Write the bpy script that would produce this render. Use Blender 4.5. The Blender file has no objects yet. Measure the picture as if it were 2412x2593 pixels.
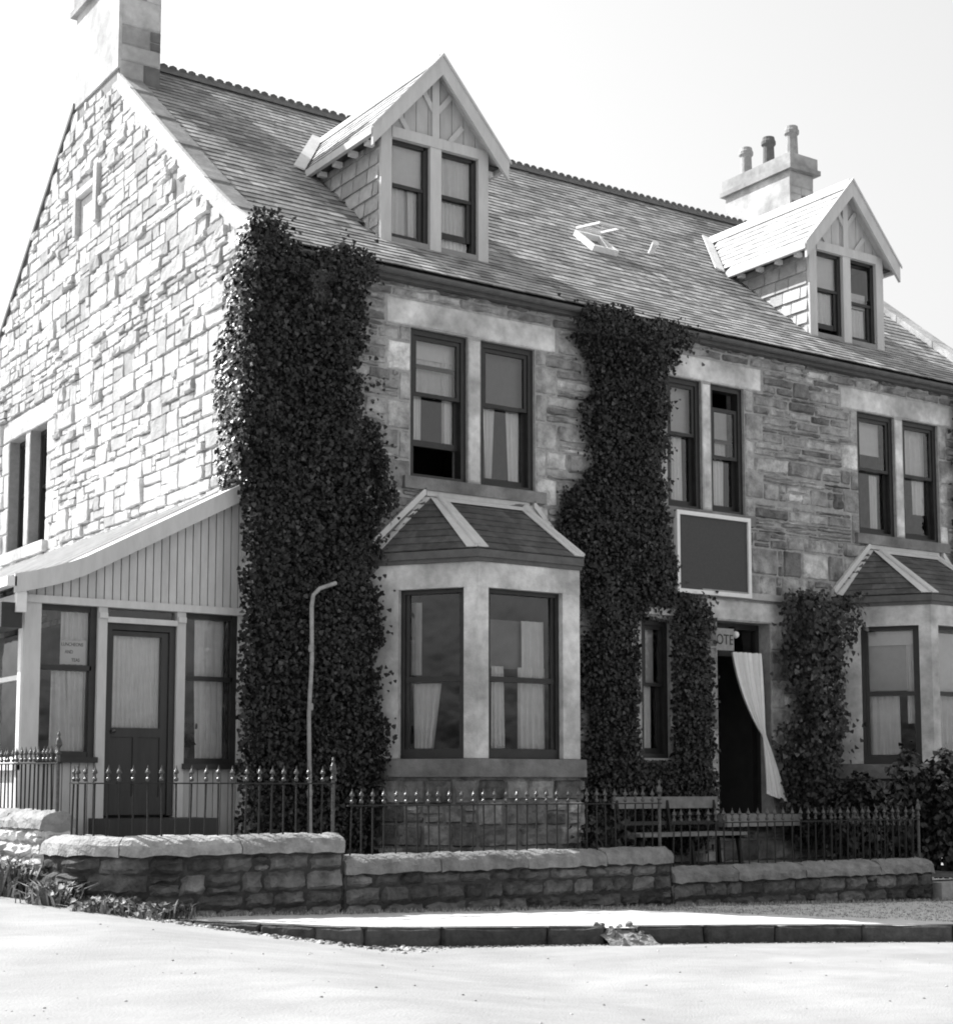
import bpy, math, random
import numpy as np
from mathutils import Vector, Matrix

SC = bpy.context.scene
COL = SC.collection

# ------------------------------------------------------------------ camera
CAM = Vector((-7.789, -15.977, 1.62))
cam_d = bpy.data.cameras.new('camera')
cam = bpy.data.objects.new('camera', cam_d)
COL.objects.link(cam)
A, PIT = math.radians(55.978), math.radians(5.7444)
hd = Vector((math.cos(A), math.sin(A), 0)); rt = Vector((math.sin(A), -math.cos(A), 0)); zz = Vector((0, 0, 1))
dv = hd * math.cos(PIT) + zz * math.sin(PIT); up = -hd * math.sin(PIT) + zz * math.cos(PIT)
M = Matrix((rt, up, -dv)).transposed().to_4x4(); M.translation = CAM
cam.matrix_world = M
cam_d.sensor_fit = 'HORIZONTAL'; cam_d.sensor_width = 36.0
cam_d.lens = 36.0 * 4026 / 2412
cam_d.shift_y = 288.5 / 2412
cam_d.clip_end = 3000
SC.camera = cam

# ------------------------------------------------------------------ light (travels along SUNV)
SUNV = Vector((1.0, -1.58, -1.88)).normalized()
elev = math.asin(-SUNV.z); azim = math.atan2(-SUNV.x, -SUNV.y)
W = bpy.data.worlds.new('World'); SC.world = W; W.use_nodes = True
nt = W.node_tree; bg = nt.nodes['Background']
sky = nt.nodes.new('ShaderNodeTexSky'); sky.sky_type = 'NISHITA'; sky.sun_disc = False
sky.sun_elevation = elev; sky.sun_rotation = azim; sky.dust_density = 3.0; sky.air_density = 1.5
bw = nt.nodes.new('ShaderNodeSeparateColor')      # a blue-sensitive plate: the sky prints white
nt.links.new(sky.outputs[0], bw.inputs[0]); nt.links.new(bw.outputs['Blue'], bg.inputs[0])
bg.inputs[1].default_value = 0.108
sun_d = bpy.data.lights.new('sun', 'SUN'); sun_d.energy = 5.0; sun_d.angle = math.radians(0.5)
sun = bpy.data.objects.new('sun', sun_d); COL.objects.link(sun)
sun.location = (-10, 16, 30); sun.rotation_euler = SUNV.to_track_quat('-Z', 'Y').to_euler()
SC.view_settings.view_transform = 'Standard'; SC.view_settings.look = 'None'
SC.cycles.filter_width = 1.9
SC.view_settings.exposure = 0.95; SC.view_settings.gamma = 1.0
SC.view_settings.use_curve_mapping = False

# ------------------------------------------------------------------ materials (all grey: a black-and-white print)
def mat(name, v, rough=0.9, nscale=6.0, namp=0.25, bump=0.0, bscale=40.0, tone=False, spec=0.3, metal=0.0,
        stain=0.0, stretch=(1, 1, 1), bdist=0.02):
    m = bpy.data.materials.new(name); m.use_nodes = True
    n = m.node_tree; p = n.nodes['Principled BSDF']; L = n.links.new
    p.inputs['Roughness'].default_value = rough; p.inputs['Specular IOR Level'].default_value = spec
    p.inputs['Metallic'].default_value = metal
    tc = n.nodes.new('ShaderNodeTexCoord'); mp = n.nodes.new('ShaderNodeMapping')
    mp.inputs['Scale'].default_value = stretch; L(tc.outputs['Object'], mp.inputs[0])
    nz = n.nodes.new('ShaderNodeTexNoise'); nz.inputs['Scale'].default_value = nscale
    nz.inputs['Detail'].default_value = 6; nz.inputs['Roughness'].default_value = 0.65
    L(mp.outputs[0], nz.inputs[0])
    mr = n.nodes.new('ShaderNodeMapRange')
    mr.inputs[1].default_value = 0.3; mr.inputs[2].default_value = 0.7
    mr.inputs[3].default_value = v * (1 - namp); mr.inputs[4].default_value = v * (1 + namp)
    L(nz.outputs[0], mr.inputs[0]); out = mr.outputs[0]
    if stain:
        n2 = n.nodes.new('ShaderNodeTexNoise'); n2.inputs['Scale'].default_value = 1.3; n2.inputs['Detail'].default_value = 4
        L(tc.outputs['Object'], n2.inputs[0])
        r2 = n.nodes.new('ShaderNodeMapRange'); r2.inputs[1].default_value = 0.4; r2.inputs[2].default_value = 0.65
        r2.inputs[3].default_value = 1 - stain; r2.inputs[4].default_value = 1 + stain * 0.4
        L(n2.outputs[0], r2.inputs[0])
        mm = n.nodes.new('ShaderNodeMath'); mm.operation = 'MULTIPLY'; L(out, mm.inputs[0]); L(r2.outputs[0], mm.inputs[1]); out = mm.outputs[0]
    if tone:
        at = n.nodes.new('ShaderNodeAttribute'); at.attribute_name = 'tone'
        mm = n.nodes.new('ShaderNodeMath'); mm.operation = 'MULTIPLY'; L(out, mm.inputs[0]); L(at.outputs['Fac'], mm.inputs[1]); out = mm.outputs[0]
    cc = n.nodes.new('ShaderNodeCombineColor')
    for i in range(3): L(out, cc.inputs[i])
    L(cc.outputs[0], p.inputs['Base Color'])
    if bump:
        nb = n.nodes.new('ShaderNodeTexNoise'); nb.inputs['Scale'].default_value = bscale; nb.inputs['Detail'].default_value = 5
        L(mp.outputs[0], nb.inputs[0])
        b = n.nodes.new('ShaderNodeBump'); b.inputs['Strength'].default_value = bump; b.inputs['Distance'].default_value = bdist
        L(nb.outputs[0], b.inputs['Height']); L(b.outputs[0], p.inputs['Normal'])
    return m

def glass_mat():
    m = bpy.data.materials.new('window glass'); m.use_nodes = True
    n = m.node_tree; n.nodes.clear(); L = n.links.new
    o = n.nodes.new('ShaderNodeOutputMaterial'); mx = n.nodes.new('ShaderNodeMixShader')
    t = n.nodes.new('ShaderNodeBsdfTransparent'); t.inputs[0].default_value = (.97, .97, .97, 1)
    g = n.nodes.new('ShaderNodeBsdfGlossy'); g.inputs['Roughness'].default_value = 0.03
    f = n.nodes.new('ShaderNodeFresnel'); f.inputs[0].default_value = 1.85
    nz = n.nodes.new('ShaderNodeTexNoise'); nz.inputs['Scale'].default_value = 2.5
    tc = n.nodes.new('ShaderNodeTexCoord'); L(tc.outputs['Object'], nz.inputs[0])
    b = n.nodes.new('ShaderNodeBump'); b.inputs['Strength'].default_value = 0.15; b.inputs['Distance'].default_value = 0.05
    L(nz.outputs[0], b.inputs['Height']); L(b.outputs[0], g.inputs['Normal'])
    L(f.outputs[0], mx.inputs[0]); L(t.outputs[0], mx.inputs[1]); L(g.outputs[0], mx.inputs[2]); L(mx.outputs[0], o.inputs[0])
    return m

def cloth_mat(name, v, tr=0.35):
    m = bpy.data.materials.new(name); m.use_nodes = True
    n = m.node_tree; n.nodes.clear(); L = n.links.new
    o = n.nodes.new('ShaderNodeOutputMaterial'); mx = n.nodes.new('ShaderNodeMixShader'); mx.inputs[0].default_value = tr
    d = n.nodes.new('ShaderNodeBsdfDiffuse'); t = n.nodes.new('ShaderNodeBsdfTranslucent')
    nz = n.nodes.new('ShaderNodeTexNoise'); nz.inputs['Scale'].default_value = 14
    tc = n.nodes.new('ShaderNodeTexCoord'); L(tc.outputs['Object'], nz.inputs[0])
    mr = n.nodes.new('ShaderNodeMapRange'); mr.inputs[3].default_value = v * .88; mr.inputs[4].default_value = min(.95, v * 1.08)
    L(nz.outputs[0], mr.inputs[0]); cc = n.nodes.new('ShaderNodeCombineColor')
    for i in range(3): L(mr.outputs[0], cc.inputs[i])
    L(cc.outputs[0], d.inputs[0]); L(cc.outputs[0], t.inputs[0])
    L(d.outputs[0], mx.inputs[1]); L(t.outputs[0], mx.inputs[2]); L(mx.outputs[0], o.inputs[0])
    return m

MT = {
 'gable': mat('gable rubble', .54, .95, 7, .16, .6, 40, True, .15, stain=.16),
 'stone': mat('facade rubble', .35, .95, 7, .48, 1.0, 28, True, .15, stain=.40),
 'dressed': mat('dressed stone', .62, .92, 6, .26, .35, 50, True, .15, stain=.36),
 'chimney': mat('chimney ashlar', .46, .92, 6, .20, .3, 50, True, .15, stain=.28),
 'skew': mat('weathered skew slab', .27, .92, 6, .25, .4, 50, True, .12, stain=.2),
 'bayslate': mat('bay slate', .10, .55, 9, .35, .25, 30, True, .25),
 'benchwood': mat('bench timber', .22, .7, 8, .3, .2, 30, False, .3),
 'weed': mat('weed leaf', .13, .7, 30, .4, .0, 30, True, .2),
 'mortar': mat('mortar', .34, .95, 12, .25, .4, 60, False, .1),
 'pale_mortar': mat('pale mortar', .26, .95, 12, .15, .4, 60, False, .1),
 'slate': mat('roof slate', .27, .62, 9, .34, .25, 30, True, .16),
 'dslate': mat('hung slate', .38, .6, 9, .2, .2, 30, True, .4),
 'lead': mat('weathered lead', .60, .6, 4, .12, .15, 20, False, .4),
 'darkgutter': mat('dark gutter', .10, .6, 8, .25, .1, 30),
 'greywood': mat('grey painted wood', .52, .65, 10, .10, .2, 18, True, .3, stretch=(1, 1, .25)),
 'whitewood': mat('white painted wood', .75, .6, 10, .06, .1, 18, False, .3),
 'dark': mat('dark painted sash', .022, .4, 8, .3, .1, 30, False, .4),
 'doorwood': mat('dark varnished door', .028, .4, 5, .35, .2, 30, False, .4, stretch=(1, 1, .15)),
 'iron': mat('iron paint', .022, .65, 20, .3, .3, 80, False, .2),
 'finial': mat('worn iron tips', .045, .32, 30, .6, .3, 80, False, .6),
 'ivy': mat('ivy leaf', .013, .34, 25, .35, .0, 30, True, .34),
 'creeper': mat('creeper leaf', .022, .42, 25, .35, .0, 30, True, .4),
 'stem': mat('stem bark', .09, .9, 20, .3, .3, 60),
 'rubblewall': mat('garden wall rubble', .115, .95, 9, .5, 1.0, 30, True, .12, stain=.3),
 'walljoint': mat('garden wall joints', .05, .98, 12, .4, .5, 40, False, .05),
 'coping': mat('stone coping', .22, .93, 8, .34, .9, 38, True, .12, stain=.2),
 'sunlit_coping': mat('sunlit stone coping', .31, .93, 8, .34, .9, 38, True, .12, stain=.15),  # coping stone lightened, sunlight on the left walls put into its colour
 'road': mat('dusty road', .30, .95, 1.6, .13, .3, 70, False, .1, stretch=(.7, 1.2, 1), stain=.09, bdist=.05),
 'pavement': mat('pavement grit', .52, .95, 9, .10, .5, 40, True, .1, stain=.08),
 'kerb': mat('kerb stone', .065, .9, 12, .35, .6, 35, True, .15),
 'garden': mat('garden soil and gravel', .09, .98, 10, .4, .8, 25, False, .05),
 'grass': mat('rough grass', .26, .9, 30, .4, .0, 30, True, .2),
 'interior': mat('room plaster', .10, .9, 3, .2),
 'board': mat('sign board panel', .055, .55, 60, .2, .15, 90, False, .3),
 'card': mat('white card', .80, .8, 5, .03),
 'ink': mat('black lettering', .03, .6, 5, .1),
 'pot': mat('terracotta', .30, .85, 12, .25, .3, 40, True, .2),
 'pipe': mat('pale painted pipe', .30, .5, 6, .35, .2, 40, False, .4),
 'sandstone_step': mat('worn step', .30, .9, 10, .25, .4, 40),
 'glass': glass_mat(),
 'net': cloth_mat('net curtain', .90, .06), 'white': cloth_mat('white curtain', .92, .04), 'blind': cloth_mat('buff blind', .60, .06),
 'greyblind': cloth_mat('grey blind', .24, .05),
}

# ------------------------------------------------------------------ mesh helpers
class MB:
    def __init__(s): s.v = []; s.f = []; s.t = []
    def add(s, vs, fs, t=1.0):
        b = len(s.v); s.v.extend([tuple(p) for p in vs])
        for q in fs: s.f.append(tuple(b + i for i in q)); s.t.append(t)
    def obox(s, O, U, V, Wd, t=1.0):
        O, U, V, Wd = Vector(O), Vector(U), Vector(V), Vector(Wd)
        vs = [O + U * a + V * b + Wd * c for c in (0, 1) for b in (0, 1) for a in (0, 1)]
        fs = [(0, 2, 3, 1), (4, 5, 7, 6), (0, 1, 5, 4), (2, 6, 7, 3), (0, 4, 6, 2), (1, 3, 7, 5)]
        if U.cross(V).dot(Wd) < 0: fs = [q[::-1] for q in fs]
        s.add(vs, fs, t)
    def box(s, x0, x1, y0, y1, z0, z1, t=1.0):
        s.obox((x0, y0, z0), (x1 - x0, 0, 0), (0, y1 - y0, 0), (0, 0, z1 - z0), t)
    def beam(s, a, b, w, d, nrm, t=1.0):
        """bar from a to b, w across (in the plane perpendicular to nrm), d thick along nrm"""
        a, b, nrm = Vector(a), Vector(b), Vector(nrm).normalized()
        ax = b - a; side = ax.cross(nrm).normalized()
        s.obox(a - side * w / 2 - nrm * d / 2, ax, side * w, nrm * d, t)
    def tube(s, pts, r, n=8, t=1.0):
        pts = [Vector(p) for p in pts]; rs = r if isinstance(r, (list, tuple)) else [r] * len(pts)
        rings = []; prev = None
        for i, p in enumerate(pts):
            d = (pts[min(i + 1, len(pts) - 1)] - pts[max(i - 1, 0)]).normalized()
            if prev is None: a = d.orthogonal().normalized()
            else: a = (prev - d * prev.dot(d)).normalized()
            prev = a; b = d.cross(a)
            rings.append([p + (a * math.cos(6.28319 * k / n) + b * math.sin(6.28319 * k / n)) * rs[i] for k in range(n)])
        vs = [q for ri in rings for q in ri]; fs = []
        for i in range(len(pts) - 1):
            for k in range(n):
                fs.append((i * n + k, i * n + (k + 1) % n, (i + 1) * n + (k + 1) % n, (i + 1) * n + k))
        fs.append(tuple(range(n))[::-1]); fs.append(tuple((len(pts) - 1) * n + k for k in range(n)))
        s.add(vs, fs, t)
    def lathe(s, c, prof, n=12, t=1.0):
        c = Vector(c); vs = []; fs = []
        for r, z in prof:
            for k in range(n): vs.append(c + Vector((r * math.cos(6.28319 * k / n), r * math.sin(6.28319 * k / n), z)))
        for i in range(len(prof) - 1):
            for k in range(n): fs.append((i * n + k, i * n + (k + 1) % n, (i + 1) * n + (k + 1) % n, (i + 1) * n + k))
        fs.append(tuple(range(n))[::-1]); fs.append(tuple((len(prof) - 1) * n + k for k in range(n)))
        s.add(vs, fs, t)
    def prism(s, poly, ext, t=1.0):
        poly = [Vector(p) for p in poly]; ext = Vector(ext); n = len(poly)
        nrm = Vector((0, 0, 0))
        for i in range(n): nrm += poly[i].cross(poly[(i + 1) % n])
        if nrm.dot(ext) > 0: poly = poly[::-1]
        vs = poly + [p + ext for p in poly]
        fs = [tuple(range(n)), tuple(range(2 * n - 1, n - 1, -1))]
        for i in range(n): fs.append((i, n + i, n + (i + 1) % n, (i + 1) % n))
        s.add(vs, fs, t)
    def build(s, name, m, parent=None, org=None, smooth=False):
        org = Vector(org) if org is not None else (root_org(parent) if parent else Vector((0, 0, 0)))
        me = bpy.data.meshes.new(name)
        va = np.array(s.v, float) - np.array(org)
        me.from_pydata(va.tolist(), [], s.f); me.update()
        at = me.attributes.new('tone', 'FLOAT', 'FACE'); at.data.foreach_set('value', np.array(s.t, np.float32))
        me.materials.append(MT[m] if isinstance(m, str) else m)
        if smooth: me.polygons.foreach_set('use_smooth', [True] * len(me.polygons))
        o = bpy.data.objects.new(name, me); COL.objects.link(o)
        if parent: o.parent = parent
        else: o.location = org
        o['_org'] = list(org)
        return o
def root_org(o): return Vector(o['_org'])

def thing(name, loc, label, cat, group=None):
    o = bpy.data.objects.new(name, None); COL.objects.link(o); o.location = loc; o.empty_display_size = .2
    o['_org'] = list(loc); tag(o, label, cat, group); return o
def tag(o, label, cat, group=None):
    o['label'] = label; o['category'] = cat
    if group: o['group'] = group
    return o
def structure(o): o['kind'] = 'structure'; return o
def one(mb, name, m, org, label, cat, group=None, smooth=False):
    return tag(mb.build(name, m, None, org, smooth), label, cat, group)

RNG = random.Random(11)

# ---------------------------------------------------------------- masonry
def cut(intervals, a, b):
    r = []
    for p, q in intervals:
        if b <= p or a >= q: r.append((p, q)); continue
        if a > p: r.append((p, a))
        if b < q: r.append((b, q))
    return r
def rubble(rng, u0, u1, v0, v1, holes=(), band=.27, wmin=.26, wmax=.62, psplit=.45, inside=None):
    vs = sorted({v0, v1} | {h[i] for h in holes for i in (2, 3) if v0 < h[i] < v1})
    bands = []
    for a, b in zip(vs[:-1], vs[1:]):
        if b - a < .03: continue
        n = max(1, round((b - a) / band)); ws = [rng.uniform(.7, 1.3) for _ in range(n)]; sm = sum(ws); z = a
        for w in ws: bands.append((z, z + (b - a) * w / sm)); z += (b - a) * w / sm
    out = []
    for a, b in bands:
        iv = [(u0, u1)]
        for h in holes:
            if h[2] < (a + b) / 2 < h[3]: iv = cut(iv, h[0], h[1])
        for p, q in iv:
            u = p
            while u < q - .01:
                w = rng.uniform(wmin, wmax)
                if q - u - w < wmin * .6: w = q - u
                e = min(q, u + w); h = b - a
                if h > .17 and rng.random() < psplit:
                    k = rng.uniform(.35, .65); m = a + h * k
                    for lo, hi in ((a, m), (m, b)):
                        if e - u > .36 and rng.random() < .6:
                            c = u + (e - u) * rng.uniform(.35, .65); out += [(u, c, lo, hi), (c, e, lo, hi)]
                        else: out.append((u, e, lo, hi))
                elif e - u > .4 and rng.random() < .3:
                    c = e - rng.uniform(.1, .16); out.append((u, c, a, b))
                    m = a + h * rng.uniform(.4, .6); out += [(c, e, a, m), (c, e, m, b)]
                else: out.append((u, e, a, b))
                u = e
    if inside: out = [s for s in out if inside(*s)]
    return out
def add_stone(mb, F, s, rng, depth, tone, gap=.008, rough=.6, jit=.006, edge=.14, sink=-.012, low=0.0):
    ua, ub, va, vb = s; ua += gap; ub -= gap; va += gap + low; vb -= gap
    w, h = ub - ua, vb - va
    if w < .02 or h < .02: return
    nu = max(2, min(5, int(w / .11) + 1)); nv = max(2, min(4, int(h / .09) + 1))
    eu = min(.3, edge * .12 / w + .02); ev = min(.3, edge * .12 / h + .02)
    us = [0, eu] + [eu + (1 - 2 * eu) * i / nu for i in range(1, nu)] + [1 - eu, 1]
    ws = [0, ev] + [ev + (1 - 2 * ev) * i / nv for i in range(1, nv)] + [1 - ev, 1]
    tu, tv = rng.uniform(-.35, .35) * rough, rng.uniform(-.35, .35) * rough
    vs = []
    for j, q in enumerate(ws):
        for i, p in enumerate(us):
            bd = i in (0, len(us) - 1) or j in (0, len(ws) - 1)
            d = sink if bd else depth * (1 + tu * (p - .5) * 2 + tv * (q - .5) * 2 + rng.uniform(-.4, .4) * rough)
            ju, jv = (rng.uniform(-jit, jit), rng.uniform(-jit, jit))
            vs.append(F(ua + w * p + ju, va + h * q + jv, d))
    n = len(us); fs = []
    for j in range(len(ws) - 1):
        for i in range(n - 1): fs.append((j * n + i, j * n + i + 1, (j + 1) * n + i + 1, (j + 1) * n + i))
    mb.add(vs, fs, tone)
def wall_cells(mb, F, u0, u1, v0, v1, holes, rev=.25, keep=None):
    """flat backing with rectangular holes and their reveals (depth inward = -rev)"""
    us = sorted({u0, u1} | {h[i] for h in holes for i in (0, 1)}); vs = sorted({v0, v1} | {h[i] for h in holes for i in (2, 3)})
    for a, b in zip(us[:-1], us[1:]):
        for c, d in zip(vs[:-1], vs[1:]):
            mu, mv = (a + b) / 2, (c + d) / 2
            if any(h[0] < mu < h[1] and h[2] < mv < h[3] for h in holes): continue
            mb.add([F(a, c, 0), F(b, c, 0), F(b, d, 0), F(a, d, 0)], [(0, 1, 2, 3)])
    for a, b, c, d in holes:
        q = [(a, c), (b, c), (b, d), (a, d)]
        for k in range(4):
            p, r = q[k], q[(k + 1) % 4]
            mb.add([F(p[0], p[1], 0), F(r[0], r[1], 0), F(r[0], r[1], -rev), F(p[0], p[1], -rev)], [(0, 3, 2, 1)])

# ---------------------------------------------------------------- windows in any vertical plane
class Plane:
    def __init__(s, O, U, N): s.O, s.U, s.N = Vector(O), Vector(U).normalized(), Vector(N).normalized()
    def __call__(s, u, z, d=0.0): return s.O + s.U * u + s.N * d + Vector((0, 0, z))
    def box(s, mb, u0, u1, z0, z1, d0, d1, t=1.0):
        mb.obox(s(u0, z0, d0), s.U * (u1 - u0), Vector((0, 0, z1 - z0)), s.N * (d1 - d0), t)
FAC = Plane((0, 0, 0), (1, 0, 0), (0, -1, 0))
GAB = Plane((0, 0, 0), (0, -1, 0), (-1, 0, 0))          # u = -y

def sash_window(parent, P, u0, u1, z0, z1, meet, back=.05, lift=0.0, drop=0.0, fw=.072, mt='dark', sill=None, sillm='dressed'):
    mb = MB(); d1 = -back; d0 = d1 - .14
    P.box(mb, u0, u0 + fw, z0, z1, d0, d1); P.box(mb, u1 - fw, u1, z0, z1, d0, d1)
    P.box(mb, u0 + fw, u1 - fw, z1 - fw, z1, d0, d1); P.box(mb, u0 + fw, u1 - fw, z0, z0 + fw * .8, d0, d1)
    sw = .05; a, b = u0 + fw, u1 - fw
    # upper sash (outer)
    t, bo = z1 - fw - drop, meet - .025 - drop
    e0, e1 = d1 - .065, d1 - .02
    P.box(mb, a, a + sw, bo, t, e0, e1); P.box(mb, b - sw, b, bo, t, e0, e1)
    P.box(mb, a + sw, b - sw, t - sw, t, e0, e1); P.box(mb, a + sw, b - sw, bo, bo + .045, e0, e1)
    up_ = (a + sw, b - sw, bo + .045, t - sw, (e0 + e1) / 2)
    t2, b2 = meet + .025 + lift, z0 + fw * .8 + lift
    g0, g1 = d1 - .125, d1 - .08
    P.box(mb, a, a + sw, b2, t2, g0, g1); P.box(mb, b - sw, b, b2, t2, g0, g1)
    P.box(mb, a + sw, b - sw, t2 - .045, t2, g0, g1); P.box(mb, a + sw, b - sw, b2, b2 + .075, g0, g1)
    lo_ = (a + sw, b - sw, b2 + .075, t2 - .045, (g0 + g1) / 2)
    w = mb.build('window', mt, parent)
    for (p, q, r, s_, d) in (up_, lo_):
        g = MB(); g.add([P(p, r, d), P(q, r, d), P(q, s_, d), P(p, s_, d)], [(0, 1, 2, 3)]); g.build('pane', 'glass', w)
    if sill:
        sb = MB(); P.box(sb, u0 - sill, u1 + sill, z0 - .16, z0, -back, .09); sb.build('sill', sillm, w)
    return w

CURT = []
def curtain(P, ut0, ut1, ub0, ub1, z0, z1, d, m='white', label='', name='curtain', cat='curtain', amp=.02, n=5, group='curtains and blinds behind the windows'):
    mb = MB(); nu, nv = 8 * n, 10; vs = []; ph = RNG.uniform(0, 6)
    for j in range(nv + 1):
        k = j / nv; z = z1 + (z0 - z1) * k
        a, b = ut0 + (ub0 - ut0) * k, ut1 + (ub1 - ut1) * k
        for i in range(nu + 1):
            q = i / nu
            vs.append(P(a + (b - a) * q, z, d + amp * math.sin(6.283 * n * q + ph + .6 * math.sin(3 * q + k)) * (.5 + .5 * k)))
    fs = [(j * (nu + 1) + i, j * (nu + 1) + i + 1, (j + 1) * (nu + 1) + i + 1, (j + 1) * (nu + 1) + i) for j in range(nv) for i in range(nu)]
    mb.add(vs, fs)
    c = P((ut0 + ut1) / 2, z0, d)
    o = one(mb, name, m, c, label, cat, group, True); CURT.append(o); return o
def blind(P, u0, u1, z0, z1, d, m='blind', label=''):
    mb = MB(); P.box(mb, u0, u1, z0 + .02, z1, d - .004, d)
    P.box(mb, u0, u1, z0, z0 + .025, d - .012, d + .008)
    return one(mb, 'window_blind', m, P((u0 + u1) / 2, z0, d), label, 'blind', 'curtains and blinds behind the windows')

# ================================================================= GROUND
def sstep(a, b, x):
    k = min(1, max(0, (x - a) / (b - a))); return k * k * (3 - 2 * k)
def g0(x): return .5 - .026 * (max(-4, min(16, x)) + .87)
def road_z(x, y):
    xx = max(-30, min(20, x))
    z = .38 - .026 * (max(xx, -1.5) + 1.5) + .11 * min(2, max(0, -1.5 - xx))
    yy = max(-6.5, min(8, y)); z += .03 * (yy + 5) * (1 - sstep(-2, 1, xx))
    z -= .02 * max(0, min(14, -6.5 - y))
    return z
def grid_mesh(name, m, xs, ys, zf, dz=0.0, kind=True):
    mb = MB(); vs = [(x, y, zf(x, y) + dz) for y in ys for x in xs]; n = len(xs)
    fs = [(j * n + i, j * n + i + 1, (j + 1) * n + i + 1, (j + 1) * n + i) for j in range(len(ys) - 1) for i in range(n - 1)]
    mb.add(vs, fs); o = mb.build(name, m, None, None, True)
    return structure(o) if kind else o
xs = [-400, -200, -100, -50, -30, -20] + [-14 + .25 * i for i in range(int(40 / .25) + 1)] + [30, 50, 100, 200, 400]
ys = [-400, -200, -100, -50, -30, -22] + [-18 + .25 * i for i in range(int(34 / .25) + 1)] + [20, 30, 50, 100, 200, 400]
rn = random.Random(5)
_w = [(rn.uniform(.15, 1.3), rn.uniform(0, 6.28), rn.uniform(0, 6.28)) for _ in range(9)]
def road_bumpy(x, y):
    s = sum(math.sin(x * f * math.cos(a) + y * f * math.sin(a) + p) for f, a, p in _w) / 9
    return road_z(x, y) + .018 * s
grid_mesh('road', 'road', xs, ys, road_bumpy)

KERB = [(-2.75, -3.55), (-2.45, -4.0), (-2.1, -4.5), (-1.8, -4.85), (-1.5, -5.1), (-.9, -5.27), (0.0, -5.47), (.50, -5.59)]
KERB2 = [(.78, -5.66), (1.4, -5.79), (2.08, -5.94), (2.9, -6.17), (3.77, -6.44), (6, -7.1), (9, -8.0), (14, -9.5), (22, -12)]
ALLK = KERB + KERB2
def kerb_y(x):
    for (a, b), (c, d) in zip(ALLK[:-1], ALLK[1:]):
        if a <= x <= c: return b + (d - b) * (x - a) / (c - a)
    return ALLK[-1][1]
mb = MB(); px = [-2.74 + .1 * i for i in range(250)]; NV = 8
vs = []
for x in px:
    ya = -3.52 if x > -2.2 else -3.0 - .52 * math.sqrt(max(0, 1 - ((x + 2.2) / .8) ** 2))
    yk = kerb_y(x) + .02
    for j in range(NV + 1):
        y = ya + (yk - ya) * j / NV
        vs.append((x, y, g0(x) - (.0 if j < NV - 1 else .012) + rn.uniform(-.005, .005)))
fs = [(i * (NV + 1) + j, i * (NV + 1) + j + 1, (i + 1) * (NV + 1) + j + 1, (i + 1) * (NV + 1) + j) for i in range(len(px) - 1) for j in range(NV)]
mb.add(vs, [q[::-1] for q in fs]); pv = structure(mb.build('pavement', 'pavement', None, None, True))
# kerb stones
def kerb_run(pts, first=.4):
    mb = MB(); r = random.Random(3)
    for (a, b), (c, d) in zip(pts[:-1], pts[1:]):
        L = math.hypot(c - a, d - b); n = max(1, round(L / .8))
        for k in range(n):
            p = Vector((a + (c - a) * k / n, b + (d - b) * k / n, 0)); q = Vector((a + (c - a) * (k + 1) / n, b + (d - b) * (k + 1) / n, 0))
            ax = (q - p).normalized(); nr = Vector((ax.y, -ax.x, 0))     # towards the road
            hgt = sstep(-2.7, -1.6, p.x)
            F = lambda u, v, dd, p=p, ax=ax, nr=nr: (p + ax * u + nr * dd) + Vector((0, 0, g0((p + ax * u).x) + .006 - .30 + v ))
            ll = (q - p).length; t = r.uniform(.75, 1.25)
            add_stone(mb, F, (-.0, ll, 0, .30), r, .018, t, .002, .9, .008)
            mb.add([F(0, .295, 0), F(ll, .295, 0), F(ll, .295, -.16), F(0, .295, -.16)], [(0, 1, 2, 3)], t * 1.6)
            for e in (0, ll): mb.add([F(e, 0, 0), F(e, .295, 0), F(e, .295, -.16), F(e, 0, -.16)], [(0, 1, 2, 3)], t)
    return mb
for pts in (KERB, KERB2):
    structure(kerb_run(pts).build('kerb', 'kerb'))
mb = MB(); fx = [.44 + .04 * i for i in range(12)]; vs = []
for x in fx:
    for k in range(7):
        q = k / 6; y = kerb_y(x) + .12 - .34 * q; e = 1 - abs((x - .66) / .26) ** 3
        vs.append((x, y, g0(x) - .02 + (road_z(x, y) - .02 - g0(x)) * q ** (1.2 + .5 * e) + rn.uniform(-.012, .012)))
mb.add(vs, [(i * 7 + j, i * 7 + j + 1, (i + 1) * 7 + j + 1, (i + 1) * 7 + j) for i in range(11) for j in range(6)]); structure(mb.build('path', 'coping', None, None))
# rubble filling the gap in the kerb
for k in range(20):
    mb = MB(); r = random.Random(100 + k); x = r.uniform(.46, .84); y = kerb_y(.64) + r.uniform(-.16, .16); s = r.uniform(.016, .042)
    F = lambda u, v, d: Vector((x + u, y - d, 0)) + Vector((0, 0, v))
    bz = road_z(x, y) + .015 + max(0, (y - kerb_y(.64) + .12) * .45)
    pr = [(s * .6, bz - .04), (s * r.uniform(.9, 1.2), bz + s * .4), (s * .8, bz + s * 1.0), (s * .25, bz + s * 1.4)]
    mb.lathe((x, y, 0), pr, 6)
    mb.v = [(a + r.uniform(-.4, .4) * s, b + r.uniform(-.4, .4) * s, c + r.uniform(-.25, .25) * s) for a, b, c in mb.v]
    one(mb, 'loose_stone', 'coping', (x, y, bz), 'pale lump of broken stone in the gap of the kerb', 'stone', 'stones in the broken kerb')

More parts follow.
